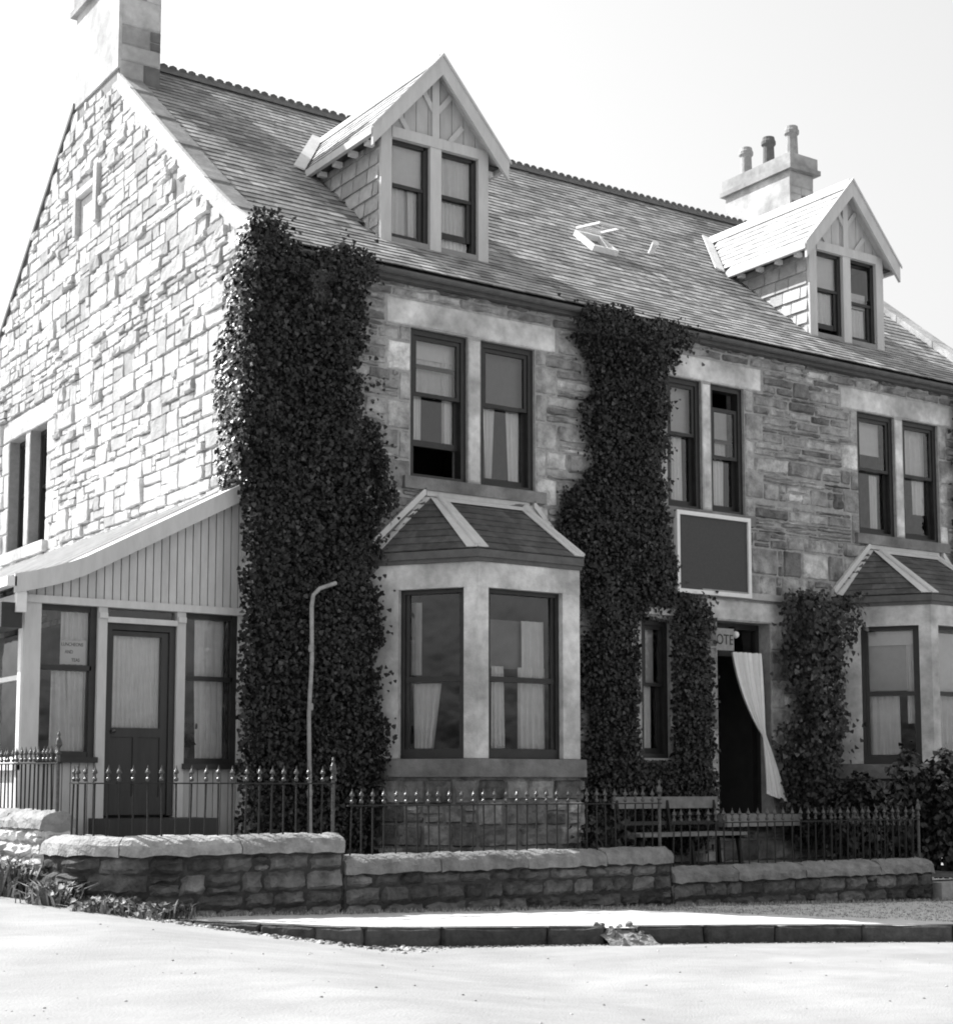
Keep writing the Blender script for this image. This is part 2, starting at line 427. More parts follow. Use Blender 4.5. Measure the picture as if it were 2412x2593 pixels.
def garden_z(x, y): return (.86 - .036 * (max(-3, min(20, x)) + 1)) + .02 * (y + 3.3) / 3.3
mb = MB(); gx = [-2.8 + .4 * i for i in range(62)]; gy = [-3.36 + .335 * i for i in range(11)]
vs = [(x, y, garden_z(x, y) + RNG.uniform(-.02, .02)) for y in gy for x in gx]; n = len(gx)
mb.add(vs, [(j * n + i, j * n + i + 1, (j + 1) * n + i + 1, (j + 1) * n + i) for j in range(10) for i in range(n - 1)])
structure(mb.build('garden', 'garden', None, None, True))

# ================================================================= HOUSE
LX, DY, RY, RZ = 13.64, 10.6, 5.3, 12.12
def zr(y):
    if y > RY: y = 2 * RY - y
    return 7.80 + .652 * (y + .15) if y < 1.0 else 8.55 + .83 * (y - 1.0)
house = thing('house', (6.8, 5.3, .8), 'two storey stone house with slate roof, two gabled dormers and two canted bay windows', 'house')

BAYS = (2.97, 10.67)
def bay_pts(c): return [(c - 1.47, 0), (c - .70, -1.1), (c + .76 if c < 5 else c + .70, -1.1), (c + 1.5, 0)]
W1 = [(2.04, 2.87, 5.30, 7.14), (3.06, 3.89, 5.30, 7.14)]
W2 = [(6.09, 6.71, 5.34, 7.14), (6.88, 7.50, 5.34, 7.14)]
W3 = [(9.77, 10.58, 5.30, 7.14), (10.76, 11.56, 5.30, 7.14)]
DOOR = (6.93, 7.92, 1.24, 3.86); SLIT = (5.60, 6.08, 1.98, 3.80)
holes = W1 + W2 + W3 + [DOOR, SLIT]
BH = [(c - 1.40, c + 1.42, 1.0, 4.2) for c in BAYS]
# front wall: backing + stones
mb = MB(); F = lambda u, v, d: Vector((u, -d, v))
wall_cells(mb, F, 0, LX, .55, 7.72, holes + BH, .35)
fw = mb.build('front_wall', 'mortar', house)
# dressed margins are laid out as holes for the rubble
dress = []
def margins(lights, lint=.34, jam=(.17, .34)):
    a, b, z0, z1 = lights[0][0], lights[-1][1], lights[0][2], lights[0][3]
    out = [(a - .36, b + .36, z1, z1 + lint)]
    r = RNG; z = z0 - .16; k = r.random() < .5
    while z < z1 - .02:
        h = min(r.uniform(.30, .46), z1 - z)
        if z1 - z - h < .15: h = z1 - z
        wl = jam[k]; out += [(a - wl, a, z, z + h), (b, b + jam[k], z, z + h)]; k = not k; z += h
    return out
for L in (W1, W2, W3): dress += margins(L)
dress += margins([DOOR], .30, (.24, .34)); dress += margins([SLIT], .22, (.14, .2))
rs = random.Random(21)
for L in (W1, W2, W3, [DOOR], [SLIT]):
    dm = MB(); jm = {0: MB(), 1: MB()}; mx = (L[0][0] + L[-1][1]) / 2
    for s in [q for q in dress if L[0][0] - .5 < (q[0] + q[1]) / 2 < L[-1][1] + .5 and L[0][2] - .4 < q[2] < L[0][3] + .1]: add_stone(dm, F, s, rs, .012, 1.0, .003, .2, .002) if s[1] - s[0] > .7 else add_stone(jm[s[0] > mx], F, s, rs, .018, rs.choice([.8, 1.0, 1.2, 1.35, 1.5, 1.75]), .004, .8, .006)
    if len(L) > 1: add_stone(dm, F, (L[0][1], L[1][0], L[0][2], L[0][3]), rs, .010, 1.05, .002, .1, .001)
    dm.build('lintel', 'dressed', house); jm[0].build('jamb_stones', 'stone', house); jm[1].build('jamb_stones', 'stone', house)
dm = MB()
# quoins at the right corner, eaves course
z = .6; k = 0
while z < 7.5:
    h = rs.uniform(.3, .42); s = (LX - (.55 if k % 2 else .32), LX, z, min(7.6, z + h)); dress.append(s)
    add_stone(dm, F, s, rs, .03, rs.uniform(.8, 1.2), .004, .4, .003); z += h; k += 1
dm.build('quoins', 'dressed', house)
allh = holes + BH + dress + [(L[0][1], L[1][0], L[0][2], L[0][3]) for L in (W1, W2, W3)]
sm = MB()
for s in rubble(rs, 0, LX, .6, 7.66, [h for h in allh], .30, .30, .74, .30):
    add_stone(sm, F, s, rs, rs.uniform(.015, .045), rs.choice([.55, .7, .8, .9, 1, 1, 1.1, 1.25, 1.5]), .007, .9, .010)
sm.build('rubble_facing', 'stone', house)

# left gable
GW = [(-8.84, -8.06, 5.25, 7.07), (-7.84, -7.05, 5.25, 7.07)]
Fg = lambda u, v, d: Vector((-d, -u, v))
mb = MB(); wall_cells(mb, Fg, -DY, 0, .5, 7.6, GW, .3)
mb.add([Fg(-DY, 7.6, 0), Fg(0, 7.6, 0), Fg(0, 7.85, 0), Fg(-4.44, 11.42, 0), Fg(-4.5, 11.62, 0), Fg(-6.28, 11.62, 0), Fg(-DY, 7.98, 0)], [(0, 1, 2, 3, 4, 5, 6)])
mb.build('gable_wall', 'pale_mortar', house)
gd = []; rs = random.Random(77)
gd += [(-9.2, -6.72, 7.07, 7.42)]
z = 5.09
for h in (.5, .42, .55, .51):
    w = .22 if gd and len(gd) % 4 == 1 else .36
    gd += [(-8.84 - w, -8.84, z, z + h), (-7.05, -7.05 + w, z, z + h)]; z += h
NICHE0 = (-5.99, -5.02, 9.55, 10.42)
NICHE = (-5.86, -5.19, 9.66, 10.12)
gm = MB()
for s in gd: add_stone(gm, Fg, s, rs, .015, rs.uniform(.95, 1.1), .003, .15, .002)
add_stone(gm, Fg, (-8.06, -7.84, 5.25, 7.07), rs, .01, 1.05, .002, .1, .001)
gm.build('gable_margin', 'dressed', house)
stn = MB()
def in_gable(a, b, c, d): return d < 7.6 or d < 11.62 and b < -RY + (RZ - d) / .835 + .02 and a > -6.28 - (11.62 - d) / .843 - .02
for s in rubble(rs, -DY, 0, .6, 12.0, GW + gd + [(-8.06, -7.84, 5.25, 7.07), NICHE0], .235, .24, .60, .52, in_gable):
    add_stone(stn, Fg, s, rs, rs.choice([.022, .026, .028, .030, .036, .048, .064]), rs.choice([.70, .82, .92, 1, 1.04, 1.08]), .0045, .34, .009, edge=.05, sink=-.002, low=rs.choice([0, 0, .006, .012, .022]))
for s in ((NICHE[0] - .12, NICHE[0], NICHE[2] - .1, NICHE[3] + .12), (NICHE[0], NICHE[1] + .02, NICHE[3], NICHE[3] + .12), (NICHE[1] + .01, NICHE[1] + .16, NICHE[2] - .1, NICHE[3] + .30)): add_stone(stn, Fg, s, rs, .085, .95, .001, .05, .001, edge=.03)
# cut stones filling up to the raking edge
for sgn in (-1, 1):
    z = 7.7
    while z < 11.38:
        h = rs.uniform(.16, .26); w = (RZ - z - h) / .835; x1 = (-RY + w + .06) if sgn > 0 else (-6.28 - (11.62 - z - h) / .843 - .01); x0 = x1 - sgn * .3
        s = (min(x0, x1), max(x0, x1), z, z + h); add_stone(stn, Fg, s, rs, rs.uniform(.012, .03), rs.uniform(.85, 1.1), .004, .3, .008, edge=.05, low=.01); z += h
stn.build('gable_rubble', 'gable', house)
nb = MB(); add_stone(nb, Fg, (NICHE[0], NICHE[1], NICHE[2] - .1, NICHE[3]), rs, .008, 1.05, .002, .05, .001); nb.build('blocked_vent', 'gable', house)

# other walls, floors and partitions
mb = MB(); mb.box(LX - .3, LX, .3, DY, .5, 7.7)
mb.prism([(LX - .3, 0.05, 7.7), (LX - .3, DY - .05, 7.7), (LX - .3, RY, RZ - .05)], (.3, 0, 0)); mb.build('right_gable', 'gable', house)
mb = MB(); mb.box(0.01, LX - .01, DY - .3, DY - .005, .5, 7.7); mb.build('rear_wall', 'gable', house)
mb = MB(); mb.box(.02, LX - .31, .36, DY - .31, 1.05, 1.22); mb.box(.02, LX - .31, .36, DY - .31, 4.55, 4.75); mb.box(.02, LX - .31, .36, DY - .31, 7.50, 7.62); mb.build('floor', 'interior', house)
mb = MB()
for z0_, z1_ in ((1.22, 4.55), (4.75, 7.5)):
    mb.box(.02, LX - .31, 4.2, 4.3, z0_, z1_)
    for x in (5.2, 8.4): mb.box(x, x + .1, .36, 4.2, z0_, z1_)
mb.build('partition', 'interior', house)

# ---------------------------------------------------------------- roof
DOR = (3.0, 10.67); DW = .83; DF = .98
def dormer_hole(x, y): return any(abs(x - c) < DW - .03 and DF + .06 < y < 2.42 for c in DOR)
mb = MB()      # sarking deck
ysd = [-.14, .4, DF + .05, 1.5, 2.4, 3.3, 4.2, RY]; xsd = sorted([.02, LX - .02] + [c + s * (DW - .04) for c in DOR for s in (-1, 1)])
for a, b in zip(xsd[:-1], xsd[1:]):
    for c, d in zip(ysd[:-1], ysd[1:]):
        if dormer_hole((a + b) / 2, (c + d) / 2): continue
        mb.add([(a, c, zr(c) - .03), (b, c, zr(c) - .03), (b, d, zr(d) - .03), (a, d, zr(d) - .03)], [(0, 1, 2, 3)])
mb.add([(0, RY, RZ - .02), (LX, RY, RZ - .02), (LX, DY + .15, zr(DY + .15)), (0, DY + .15, zr(DY + .15))], [(0, 1, 2, 3)])
mb.prism([(-.05, 6.17, 11.62), (-.05, DY + .15, 7.83), (-.05, DY + .15, 7.91), (-.05, 6.17, 11.70)], (.35, 0, 0))
roof = mb.build('roof', 'darkgutter', house)
def slates(mb, rng, x0, x1, pos, S, gauge=.17, sw=.24, skip=None, tone=None, lift=.013):
    """pos(x, s) -> point on the slope, s metres up from the eave; N from finite difference"""
    n = int(S / gauge)
    for k in range(n):
        s0 = k * gauge; s1 = min(S, s0 + gauge * 1.08); x = x0 - (sw / 2 if k % 2 else 0) + rng.uniform(-.02, .02)
        while x < x1:
            w = sw * rng.uniform(.85, 1.15); a, b = max(x, x0), min(x + w, x1); x += w
            if b - a < .03: continue
            if skip and skip((a + b) / 2, s0): continue
            p, q = pos(a, s0), pos(b, s0); r, t = pos(b, s1), pos(a, s1)
            nr = (q - p).cross(t - p).normalized(); dn = (p - t).normalized()
            j = [rng.uniform(0, .005) for _ in range(2)]
            e = dn * rng.uniform(-.006, .008); l0 = lift + j[0]; l1 = lift + j[1]; g = (q - p).normalized() * .002
            P0, Q0 = p + nr * l0 + e + g, q + nr * l1 + e - g; R0, T0 = r + nr * .004 - g, t + nr * .004 + g
            tn = tone((a + b) / 2, s0) if tone else rng.choice([.6, .75, .9, 1, 1, 1.1, 1.25, 1.45])
            mb.add([P0, Q0, R0, T0, P0 - nr * l0 * .98, Q0 - nr * l1 * .98], [(0, 1, 2, 3), (5, 2, 1), (4, 0, 3)], tn); mb.add([P0, Q0, P0 - nr * l0 * .98, Q0 - nr * l1 * .98], [(2, 3, 1, 0)], tn * .5)  # tail faces darkened: the shadow line of each course painted in
# profile of the front slope by arc length
prof = [(-.17, zr(-.15) - .01), (1.0, zr(1.0)), (RY, RZ)]; sl0 = math.hypot(1.17, zr(1) - zr(-.15)); sl1 = math.hypot(RY - 1, RZ - zr(1))
def sag(x): return -.05 * math.sin(math.pi * min(1, max(0, (x - .3) / 13))) 
def pos_front(x, s):
    if s < sl0: k = s / sl0; y, z = -.17 + 1.17 * k, prof[0][1] + (prof[1][1] - prof[0][1]) * k
    else: k = (s - sl0) / sl1; y, z = 1 + (RY - 1) * k, prof[1][1] + (RZ - prof[1][1]) * k
    return Vector((x, y, z + sag(x) * max(0, (y - 1) / (RY - 1)) + .01))
def skip_front(x, s):
    y = pos_front(x, s).y
    if dormer_hole(x, y): return True
    for c in DOR:
        if 2.3 < y < 3.9 and abs(x - c) < .9 * (1 - (y - 2.3) / 1.6): return True
    return False
rs = random.Random(9)
_tn = [(rs.uniform(.4, 1.6), rs.uniform(0, 6.28), rs.uniform(0, 6.28)) for _ in range(8)]
def tone_front(x, s):
    v = sum(math.sin(f * (x * math.cos(a) + s * math.sin(a)) + p) for f, a, p in _tn) / 8
    return max(.35, rs.choice([.6, .8, .9, 1, 1.05, 1.15, 1.4]) * (1 + .45 * v))
mb = MB(); slates(mb, rs, .30, LX - .30, pos_front, sl0 + sl1, skip=skip_front, tone=tone_front)
mb.build('slates', 'slate', roof)
# ridge with crested tiles
mb = MB(); x = .62
while x < 13.02:
    zc = RZ + sag(x)
    mb.prism([(x, RY - .16, zc - .07), (x, RY, zc + .10), (x, RY + .16, zc - .07)], (.298, 0, 0))
    for k in range(2):
        u = x + .015 + k * .145
        mb.prism([(u, RY - .02, zc + .07), (u + .13, RY - .02, zc + .07), (u + .12, RY - .02, zc + .115), (u + .065, RY - .02, zc + .135), (u + .01, RY - .02, zc + .115)], (0, .04, 0))
    x += .30
mb.build('ridge_tiles', 'darkgutter', roof)
# skews (raised gable copings), slabs with joints
for x0, x1, nm in ((-.035, .32, 'l'), (LX - .32, LX + .035, 'r')):
    mb = MB(); rs = random.Random(4); band = MB()
    for half in (0, 1):
        if nm == 'l' and half: continue
        s = 0.0; y = -.12
        ytop = 4.44 if nm == 'l' else RY
        while y < ytop - .02:
            y2 = min(ytop, y + rs.uniform(.75, .95))
            yy = [(y + .008, y2 - .006)] if not half else [(2 * RY - y - .008, 2 * RY - y2 + .006)]
            for a, b in yy:
                za, zb = zr(a), zr(b)
                if nm == 'l':
                    band.prism([(-.035, a - .008, za - .15), (-.035, b + .006, zb - .15), (-.035, b + .006, zb + .105), (-.035, a - .008, za + .105)], (.06, 0, 0), rs.uniform(.95, 1.05))
                    mb.prism([(.025, a, za - .10), (.025, b, zb - .10), (.025, b, zb + .075), (.025, a, za + .10)], (x1 - .025, 0, 0), rs.uniform(.75, 1.15))
                else: mb.prism([(x0, a, za - .16), (x0, b, zb - .16), (x0, b, zb + .14), (x0, a, za + .14)], (x1 - x0, 0, 0), rs.uniform(.72, .82))
            y = y2
    sk = mb.build('skew', 'skew' if nm == 'l' else 'dressed', roof)
    if nm == 'l': band.build('raking_edge', 'gable', house)
# gutter and fascia
mb = MB(); mb.box(.3, LX - .02, -.13, -.0, 7.645, 7.76); mb.build('fascia', 'darkgutter', roof)
mb = MB(); n = 7
pf = [(-.185 + .055 * math.cos(math.pi + math.pi * k / n), 7.735 + .055 * math.sin(math.pi + math.pi * k / n)) for k in range(n + 1)]
pf2 = [(-.185 + .045 * math.cos(2 * math.pi - math.pi * k / n), 7.735 + .045 * math.sin(2 * math.pi - math.pi * k / n)) for k in range(n + 1)]
mb.prism([(.28, y, z) for y, z in pf + pf2], (LX - .3, 0, 0)); mb.build('gutter', 'darkgutter', roof)
# chimneys
def chimney(x0, x1, pots, name='chimney'):
    y0, y1, zt = 4.45, 6.16, 13.03
    rs = random.Random(int(x0 * 10) + 40)
    mb = MB(); mb.box(x0 + .01, x1 - .01, y0 + .01, y1 - .01, 11.0, zt)
    mb.box(x0 - .03, x0 + .02, y0 - .006, y1, 11.60, zt, 1.1)
    faces = [(lambda u, v, d: Vector((x0 - d, y1 - u, v)), y1 - y0), (lambda u, v, d: Vector((x0 + u, y0 - d, v)), x1 - x0), (lambda u, v, d: Vector((x1 + d, y0 + u, v)), y1 - y0)]
    for fi, (Ff, wd) in enumerate(faces):
        if fi == 0: continue
        for s in rubble(rs, 0, wd, 11.0, zt, (), .36, .34, .75, .05): add_stone(mb, Ff, s, rs, .006, rs.choice([.42, .55, .8, 1, 1.1]), .004, .15, .003, sink=-.006)
    ch = mb.build(name, 'chimney', house)
    mb = MB(); mb.box(x0 - .10, x1 + .10, y0 - .10, y1 + .10, zt, zt + .09, .8); mb.box(x0 - .06, x1 + .06, y0 - .06, y1 + .06, zt + .09, zt + .32, .85)
    mb.box(x0 + .02, x1 - .02, y0 + .02, y1 - .02, zt + .32, zt + .36, .7); mb.build('chimney_cap', 'chimney', ch)
    for k in range(pots):
        y = y0 + .24 + (y1 - y0 - .48) * k / (pots - 1); mb = MB()
        mb.lathe(((x0 + x1) / 2, y, zt + .34), [(.14, 0), (.14, .05), (.115, .09), (.105, .46), (.12, .48), (.14, .50), (.14, .56), (.125, .58), (.115, .64), (.09, .5)], 14, [1.0, .45, 1.15][k % 3])
        mb.build('chimney_pot', 'pot', ch, smooth=False)
chimney(0.0, .60, 4); chimney(13.04, 13.64, 3)

# skylight, propped open, and soil vent pipe
y0_, y1_ = 2.28, 2.74; x0_, x1_ = 6.62, 7.10
mb = MB(); a, b = pos_front(x0_, sl0 + (y0_ - 1) / (RY - 1) * sl1), pos_front(x0_, sl0 + (y1_ - 1) / (RY - 1) * sl1)
sk_n = Vector((0, -.639, .769)); sx = Vector((x1_ - x0_, 0, 0)); sd = (b - a)
def frame(mb, O, U, V, nr, w, th):
    u, v = U.normalized(), V.normalized()
    mb.obox(O, U, v * w, nr * th); mb.obox(O + V - v * w, U, v * w, nr * th)
    mb.obox(O + v * w, u * w, V - v * 2 * w, nr * th); mb.obox(O + U - u * w + v * w, u * w, V - v * 2 * w, nr * th)
frame(mb, a + sk_n * .012, sx, sd, sk_n, .05, .09); sky_l = mb.build('skylight', 'whitewood', house)
mb = MB(); hinge = b + sk_n * .12; opn = Matrix.Rotation(math.radians(30), 3, 'X') @ (-sd)
opn = (-sd).normalized() * sd.length * .85 + sk_n * sd.length * .5
frame(mb, hinge, sx, opn, sx.cross(opn).normalized() * -1, .06, .03); mb.build('skylight_sash', 'whitewood', sky_l)
mb = MB(); nn = sx.cross(opn).normalized(); mb.add([hinge + nn * -.01, hinge + sx + nn * -.01, hinge + sx + opn + nn * -.01, hinge + opn + nn * -.01], [(0, 1, 2, 3)]); mb.build('skylight_pane', 'glass', sky_l)
mb = MB(); p = pos_front(8.18, sl0 + (2.76 - 1) / (RY - 1) * sl1)
mb.tube([p - sk_n * .05, p + sk_n * .10, p + sk_n * .15 + Vector((-.02, -.06, .02))], [.05, .05, .06], 10)
mb.build('roof_vent', 'whitewood', house)

# ---------------------------------------------------------------- dormers
def dormer(c):
    yf = DF; X0, X1 = c - DW, c + DW; HZ = 9.92
    tp = .16
    P = Plane((c, yf, 0), (1, 0, 0), (0, -1, 0))
    # cheeks: timber core, hung with large slates
    mb = MB()
    for sx_ in (-1, 1):
        xa = c + sx_ * (DW - .06)
        mb.prism([(xa, yf + .05, zr(yf) - .1), (xa, yf + .05, HZ), (xa, 2.62, HZ), (xa, 2.62, zr(2.62) - .1)], (sx_ * .05, 0, 0))
    mb.box(c - DW + .06, c + DW - .06, 2.5, 2.6, HZ - .06, HZ - .01); mb.box(c - DW + .03, c + DW - .03, yf + .05, 2.62, HZ - .012, HZ)
    d = mb.build('dormer', 'greywood', house)
    r = random.Random(int(c * 3))
    for sx_ in (-1, 1):
        mb = MB(); zz0 = zr(yf); xo = c + sx_ * DW
        k = 0
        while zz0 < HZ:
            h = .205; zt = min(HZ, zz0 + h); y = yf + .02 - (.15 if k % 2 else 0)
            yb = min(2.62, 1 + (zz0 + .02 - 8.55) / .83 + .06)
            while y < yb:
                e = min(yb, y + r.uniform(.28, .4)); a = max(y, yf + .02)
                if e - a > .03:
                    lo, hi = xo + sx_ * (.018 + r.uniform(0, .006)), xo - sx_ * .004
                    va = [(lo, a + .008, zz0), (lo, e - .008, zz0), (hi, e - .008, zt + .015), (hi, a + .008, zt + .015), (xo - sx_ * .02, a, zz0), (xo - sx_ * .02, e, zz0)]
                    mb.add(va, [(0, 1, 2, 3), (4, 5, 1, 0)] if sx_ < 0 else [(3, 2, 1, 0), (0, 1, 5, 4)], r.uniform(.75, 1.2))
                y = e
            zz0 = zt; k += 1
        mb.build('cheek', 'dslate', d)
    # timber front
    mb = MB()
    P.box(mb, -DW, -DW + tp, zr(yf) - .12, HZ + .14, -.10, .03, 1.0); P.box(mb, DW - tp, DW, zr(yf) - .12, HZ + .14, -.10, .03, 1.0)
    P.box(mb, -.085, .085, zr(yf) - .12, HZ, -.10, .03, 1.05); P.box(mb, -DW + tp, DW - tp, HZ, HZ + .14, -.09, .045, 1.0)
    P.box(mb, -DW + tp, -.085, zr(yf) - .1, zr(yf) + .07, -.1, .02, .5); P.box(mb, .085, DW - tp, zr(yf) - .1, zr(yf) + .07, -.1, .02, .5)
    # boarded gable with applied braces
    ap = 10.98
    nb = 9
    for k in range(nb):
        u0 = -DW + 2 * DW * k / nb; u1 = -DW + 2 * DW * (k + 1) / nb - .01
        t0 = HZ + .14 + max(0, (ap - HZ - .14) * (1 - abs(u0) / (DW + .02))); t1 = HZ + .14 + max(0, (ap - HZ - .14) * (1 - abs(u1) / (DW + .02)))
        pl = [P(u0, HZ + .14, -.06), P(u1, HZ + .14, -.06), P(u1, t1, -.06), P(u0, t0, -.06)]
        if u0 < 0 < u1: pl.insert(3, P(0, ap, -.06))
        mb.prism(pl, P.N * .05, r.uniform(.82, .95))
    P.box(mb, -.055, .055, HZ + .14, ap - .05, -.01, .03, 1.05)
    for s_ in (-1, 1):
        for (u0, z0_, u1, z1_) in ((.03, HZ + .50, .24, HZ + .86), (.42, HZ + .14, .64, HZ + .40)) if s_ < 0 else ((.03, HZ + .50, .24, HZ + .80), (.22, HZ + .14, .42, HZ + .42)):
            if s_ < 0: a, b = P(-u0, z0_, .008), P(-u1, z1_ - .04, .008)
            else: a, b = P(u0, z0_, .008), P(u1, z1_ - .04, .008)
            if s_ < 0 and u0 > .3: a, b = P(-.42, HZ + .14, .008), P(-.60, HZ + .40, .008)
            mb.beam(a, b, .07, .03, P.N, 1.0)
    mb.build('dormer_front', 'greywood', d)
    # roof slopes
    RZd = 11.10; sl = 1.15; ov = 1.03; yfr = yf - .20
    ez = RZd - sl * ov
    yb_e = 1 + (ez - 8.55) / .83; yb_r = 1 + (RZd - 8.55) / .83
    mb = MB()
    for s_ in (-1, 1):
        q = [Vector((c, yfr + .015, RZd)), Vector((c + s_ * ov, yfr + .015, ez)), Vector((c + s_ * ov, yb_e, ez)), Vector((c, yb_r, RZd))]
        nrm = (q[1] - q[0]).cross(q[2] - q[0]).normalized(); nrm *= (1 if nrm.z > 0 else -1)
        mb.prism([p - nrm * .03 for p in q], nrm * -.04)
    dr = mb.build('dormer_roof', 'greywood', d)
    mb = MB(); slen = math.hypot(ov, sl * ov)
    for s_ in (-1, 1):
        def pos(x, s, s_=s_):
            k = 1 - s / slen
            return Vector((c + s_ * ov * k, x if s_ > 0 else x, RZd - sl * ov * k))
        if s_ < 0: pz = lambda x, s: pos(-x, s); a, b = -(yb_r), -yfr
        else: pz = lambda x, s: pos(x, s); a, b = yfr, yb_r
        def skp(x, s):
            y = abs(x); k = 1 - s / slen; return y > yb_r + (yb_e - yb_r) * k + .05
        slates(mb, r, a, b, pz, slen, gauge=.17, sw=.24, skip=skp, tone=lambda x, s: r.choice([1.25, 1.45, 1.6, 1.8]) if True else 1, lift=.012)
    mb.build('slates', 'slate', dr)
    mb = MB(); mb.tube([(c, yfr + .06, RZd + .022), (c, yb_r + .05, RZd + .022)], .038, 8)
    for s_ in (-1, 1):
        mb.obox((c, yfr, RZd + .022), (s_ * .15, 0, -.15 * sl), (0, yb_r - yfr, 0), (s_ * .012, 0, .012))
    mb.build('ridge_roll', 'lead', dr)
    for s_ in (-1, 1):   # lead valley where the slope meets the main roof
        mb = MB(); e0 = Vector((c + s_ * (ov + .02), yb_e - .03, ez + .02)); e1 = Vector((c, yb_r, RZd + .02))
        o = Vector((s_ * .14, .06, .05))
        mb.obox(e0, e1 - e0, o, Vector((0, -.01, .02)))
        mb.build('lead_valley', 'lead', dr)
    mb = MB()   # bargeboards
    for s_ in (-1, 1):
        t0, t1 = Vector((c, yfr, RZd + .02)), Vector((c + s_ * (ov + .02), yfr, ez + .0))
        dd = Vector((0, 0, -.26)); low = dd if s_ > 0 else Vector((0, 0, -.24))
        mb.prism([t0, t1, t1 + low, t0 + dd], (0, .045, 0), 1.0)
        mb.prism([t0 + Vector((0, -.02, .03)), t1 + Vector((s_ * .03, -.02, .0)), t1 + Vector((s_ * .03, -.02, -.035)), t0 + Vector((0, -.02, -.015))], (0, .0195, 0), 1.0)
    mb.build('bargeboard', 'greywood', d)
    for s_ in (-1, 1):
        xg = c + s_ * (ov + .01); mb = MB()
        mb.obox((xg - .03, yfr + .02, ez - .10), (.06, 0, 0), (0, yb_e - yfr - .1, 0), (0, 0, .10))
        mb.build('dormer_gutter', 'greywood', d)
        mb = MB()
        mb.obox((c + s_ * (DW + .02), yfr + .15, ez - .06), (s_ * (ov - DW - .07), 0, 0), (0, yb_e - yfr - .25, 0), (0, 0, .02))
        mb.build('soffit', 'dark', d)
    for s_ in (-1, 1):
        for k in range(4):
            mb = MB(); y = yf + .08 + .42 * k; mb.box(min(c + s_ * (DW + .03), c + s_ * (DW + .15)), max(c + s_ * (DW + .03), c + s_ * (DW + .15)), y, y + .07, ez - .13, ez - .062); mb.build('rafter_end', 'whitewood', d)
    return d, P
dorm = [dormer(c) for c in DOR]

# dormer windows
def dwin(parent, P, a, b, **k): 
    w = sash_window(parent, P, a, b, zr(DF) + .07, 9.92, 9.30, back=.05, fw=.035, **k); return w
for i, (d, P) in enumerate(dorm):
    # windows are sub-parts of the dormer
    for a, b, lift, drop in ((-DW + .16, -.085, 0.0 if i == 0 else .10, 0), (.085, DW - .16, .16 if i == 0 else 0, 0 if i == 0 else .10)):
        z0_ = zr(DF) + .07; fwid = .04; mt_ = 9.32
        mb = MB()
        P.box(mb, a, a + fwid, z0_, 9.92, -.10, -.03); P.box(mb, b - fwid - .03, b, z0_, 9.92, -.10, -.03); P.box(mb, a + fwid, b - fwid, 9.87, 9.92, -.10, -.03)
        P.box(mb, a + fwid, b - fwid, mt_ - drop - .02, mt_ - drop + .025, -.075, -.04); P.box(mb, a + fwid, b - fwid, z0_ + lift, z0_ + lift + .08, -.10, -.07)
        P.box(mb, b - fwid - .09, b - fwid, z0_ + lift, mt_, -.10, -.06)
        mb.build('window', 'dark', d)
        g = MB(); g.add([P(a, mt_ - drop, -.06), P(b, mt_ - drop, -.06), P(b, 9.9 - drop, -.06), P(a, 9.9 - drop, -.06)], [(0, 1, 2, 3)])
        g.add([P(a, z0_ + lift, -.085), P(b, z0_ + lift, -.085), P(b, mt_, -.085), P(a, mt_, -.085)], [(0, 1, 2, 3)]); g.build('pane', 'glass', d)

# ---------------------------------------------------------------- facade windows
for L, meet, args in ((W1, 6.35, ((.36, 0), (0, 0))), (W2, 6.38, ((0, 0), (0, .24))), (W3, 6.30, ((0, 0), (.0, 0)))):
    for (a, b, c, d), (li, dr_) in zip(L, args):
        sash_window(house, FAC, a, b, c, d, meet, lift=li, drop=dr_)
    mb = MB(); FAC.box(mb, L[0][0] - .12, L[1][1] + .12, L[0][2] - .15, L[0][2] - .003, -.25, .08, .36); mb.build('window_sill', 'dressed', house)
sash_window(house, FAC, *SLIT, 2.95, lift=0)
mb = MB(); FAC.box(mb, SLIT[0] - .05, SLIT[1] + .05, SLIT[2] - .13, SLIT[2] - .003, -.2, .06, .7); mb.build('window_sill', 'dressed', house)
mb = MB(); FAC.box(mb, SLIT[0] - .02, SLIT[1] + .06, SLIT[3] + .06, SLIT[3] + .15, .0, .10, 1.1); mb.build('drip_stone', 'dressed', house)
for a, b, c, d in GW: sash_window(house, GAB, a, b, c, d, 6.2, back=.16)
mb = MB(); GAB.box(mb, -8.98, -6.90, 5.08, 5.247, -.2, .10); mb.build('window_sill', 'dressed', house)

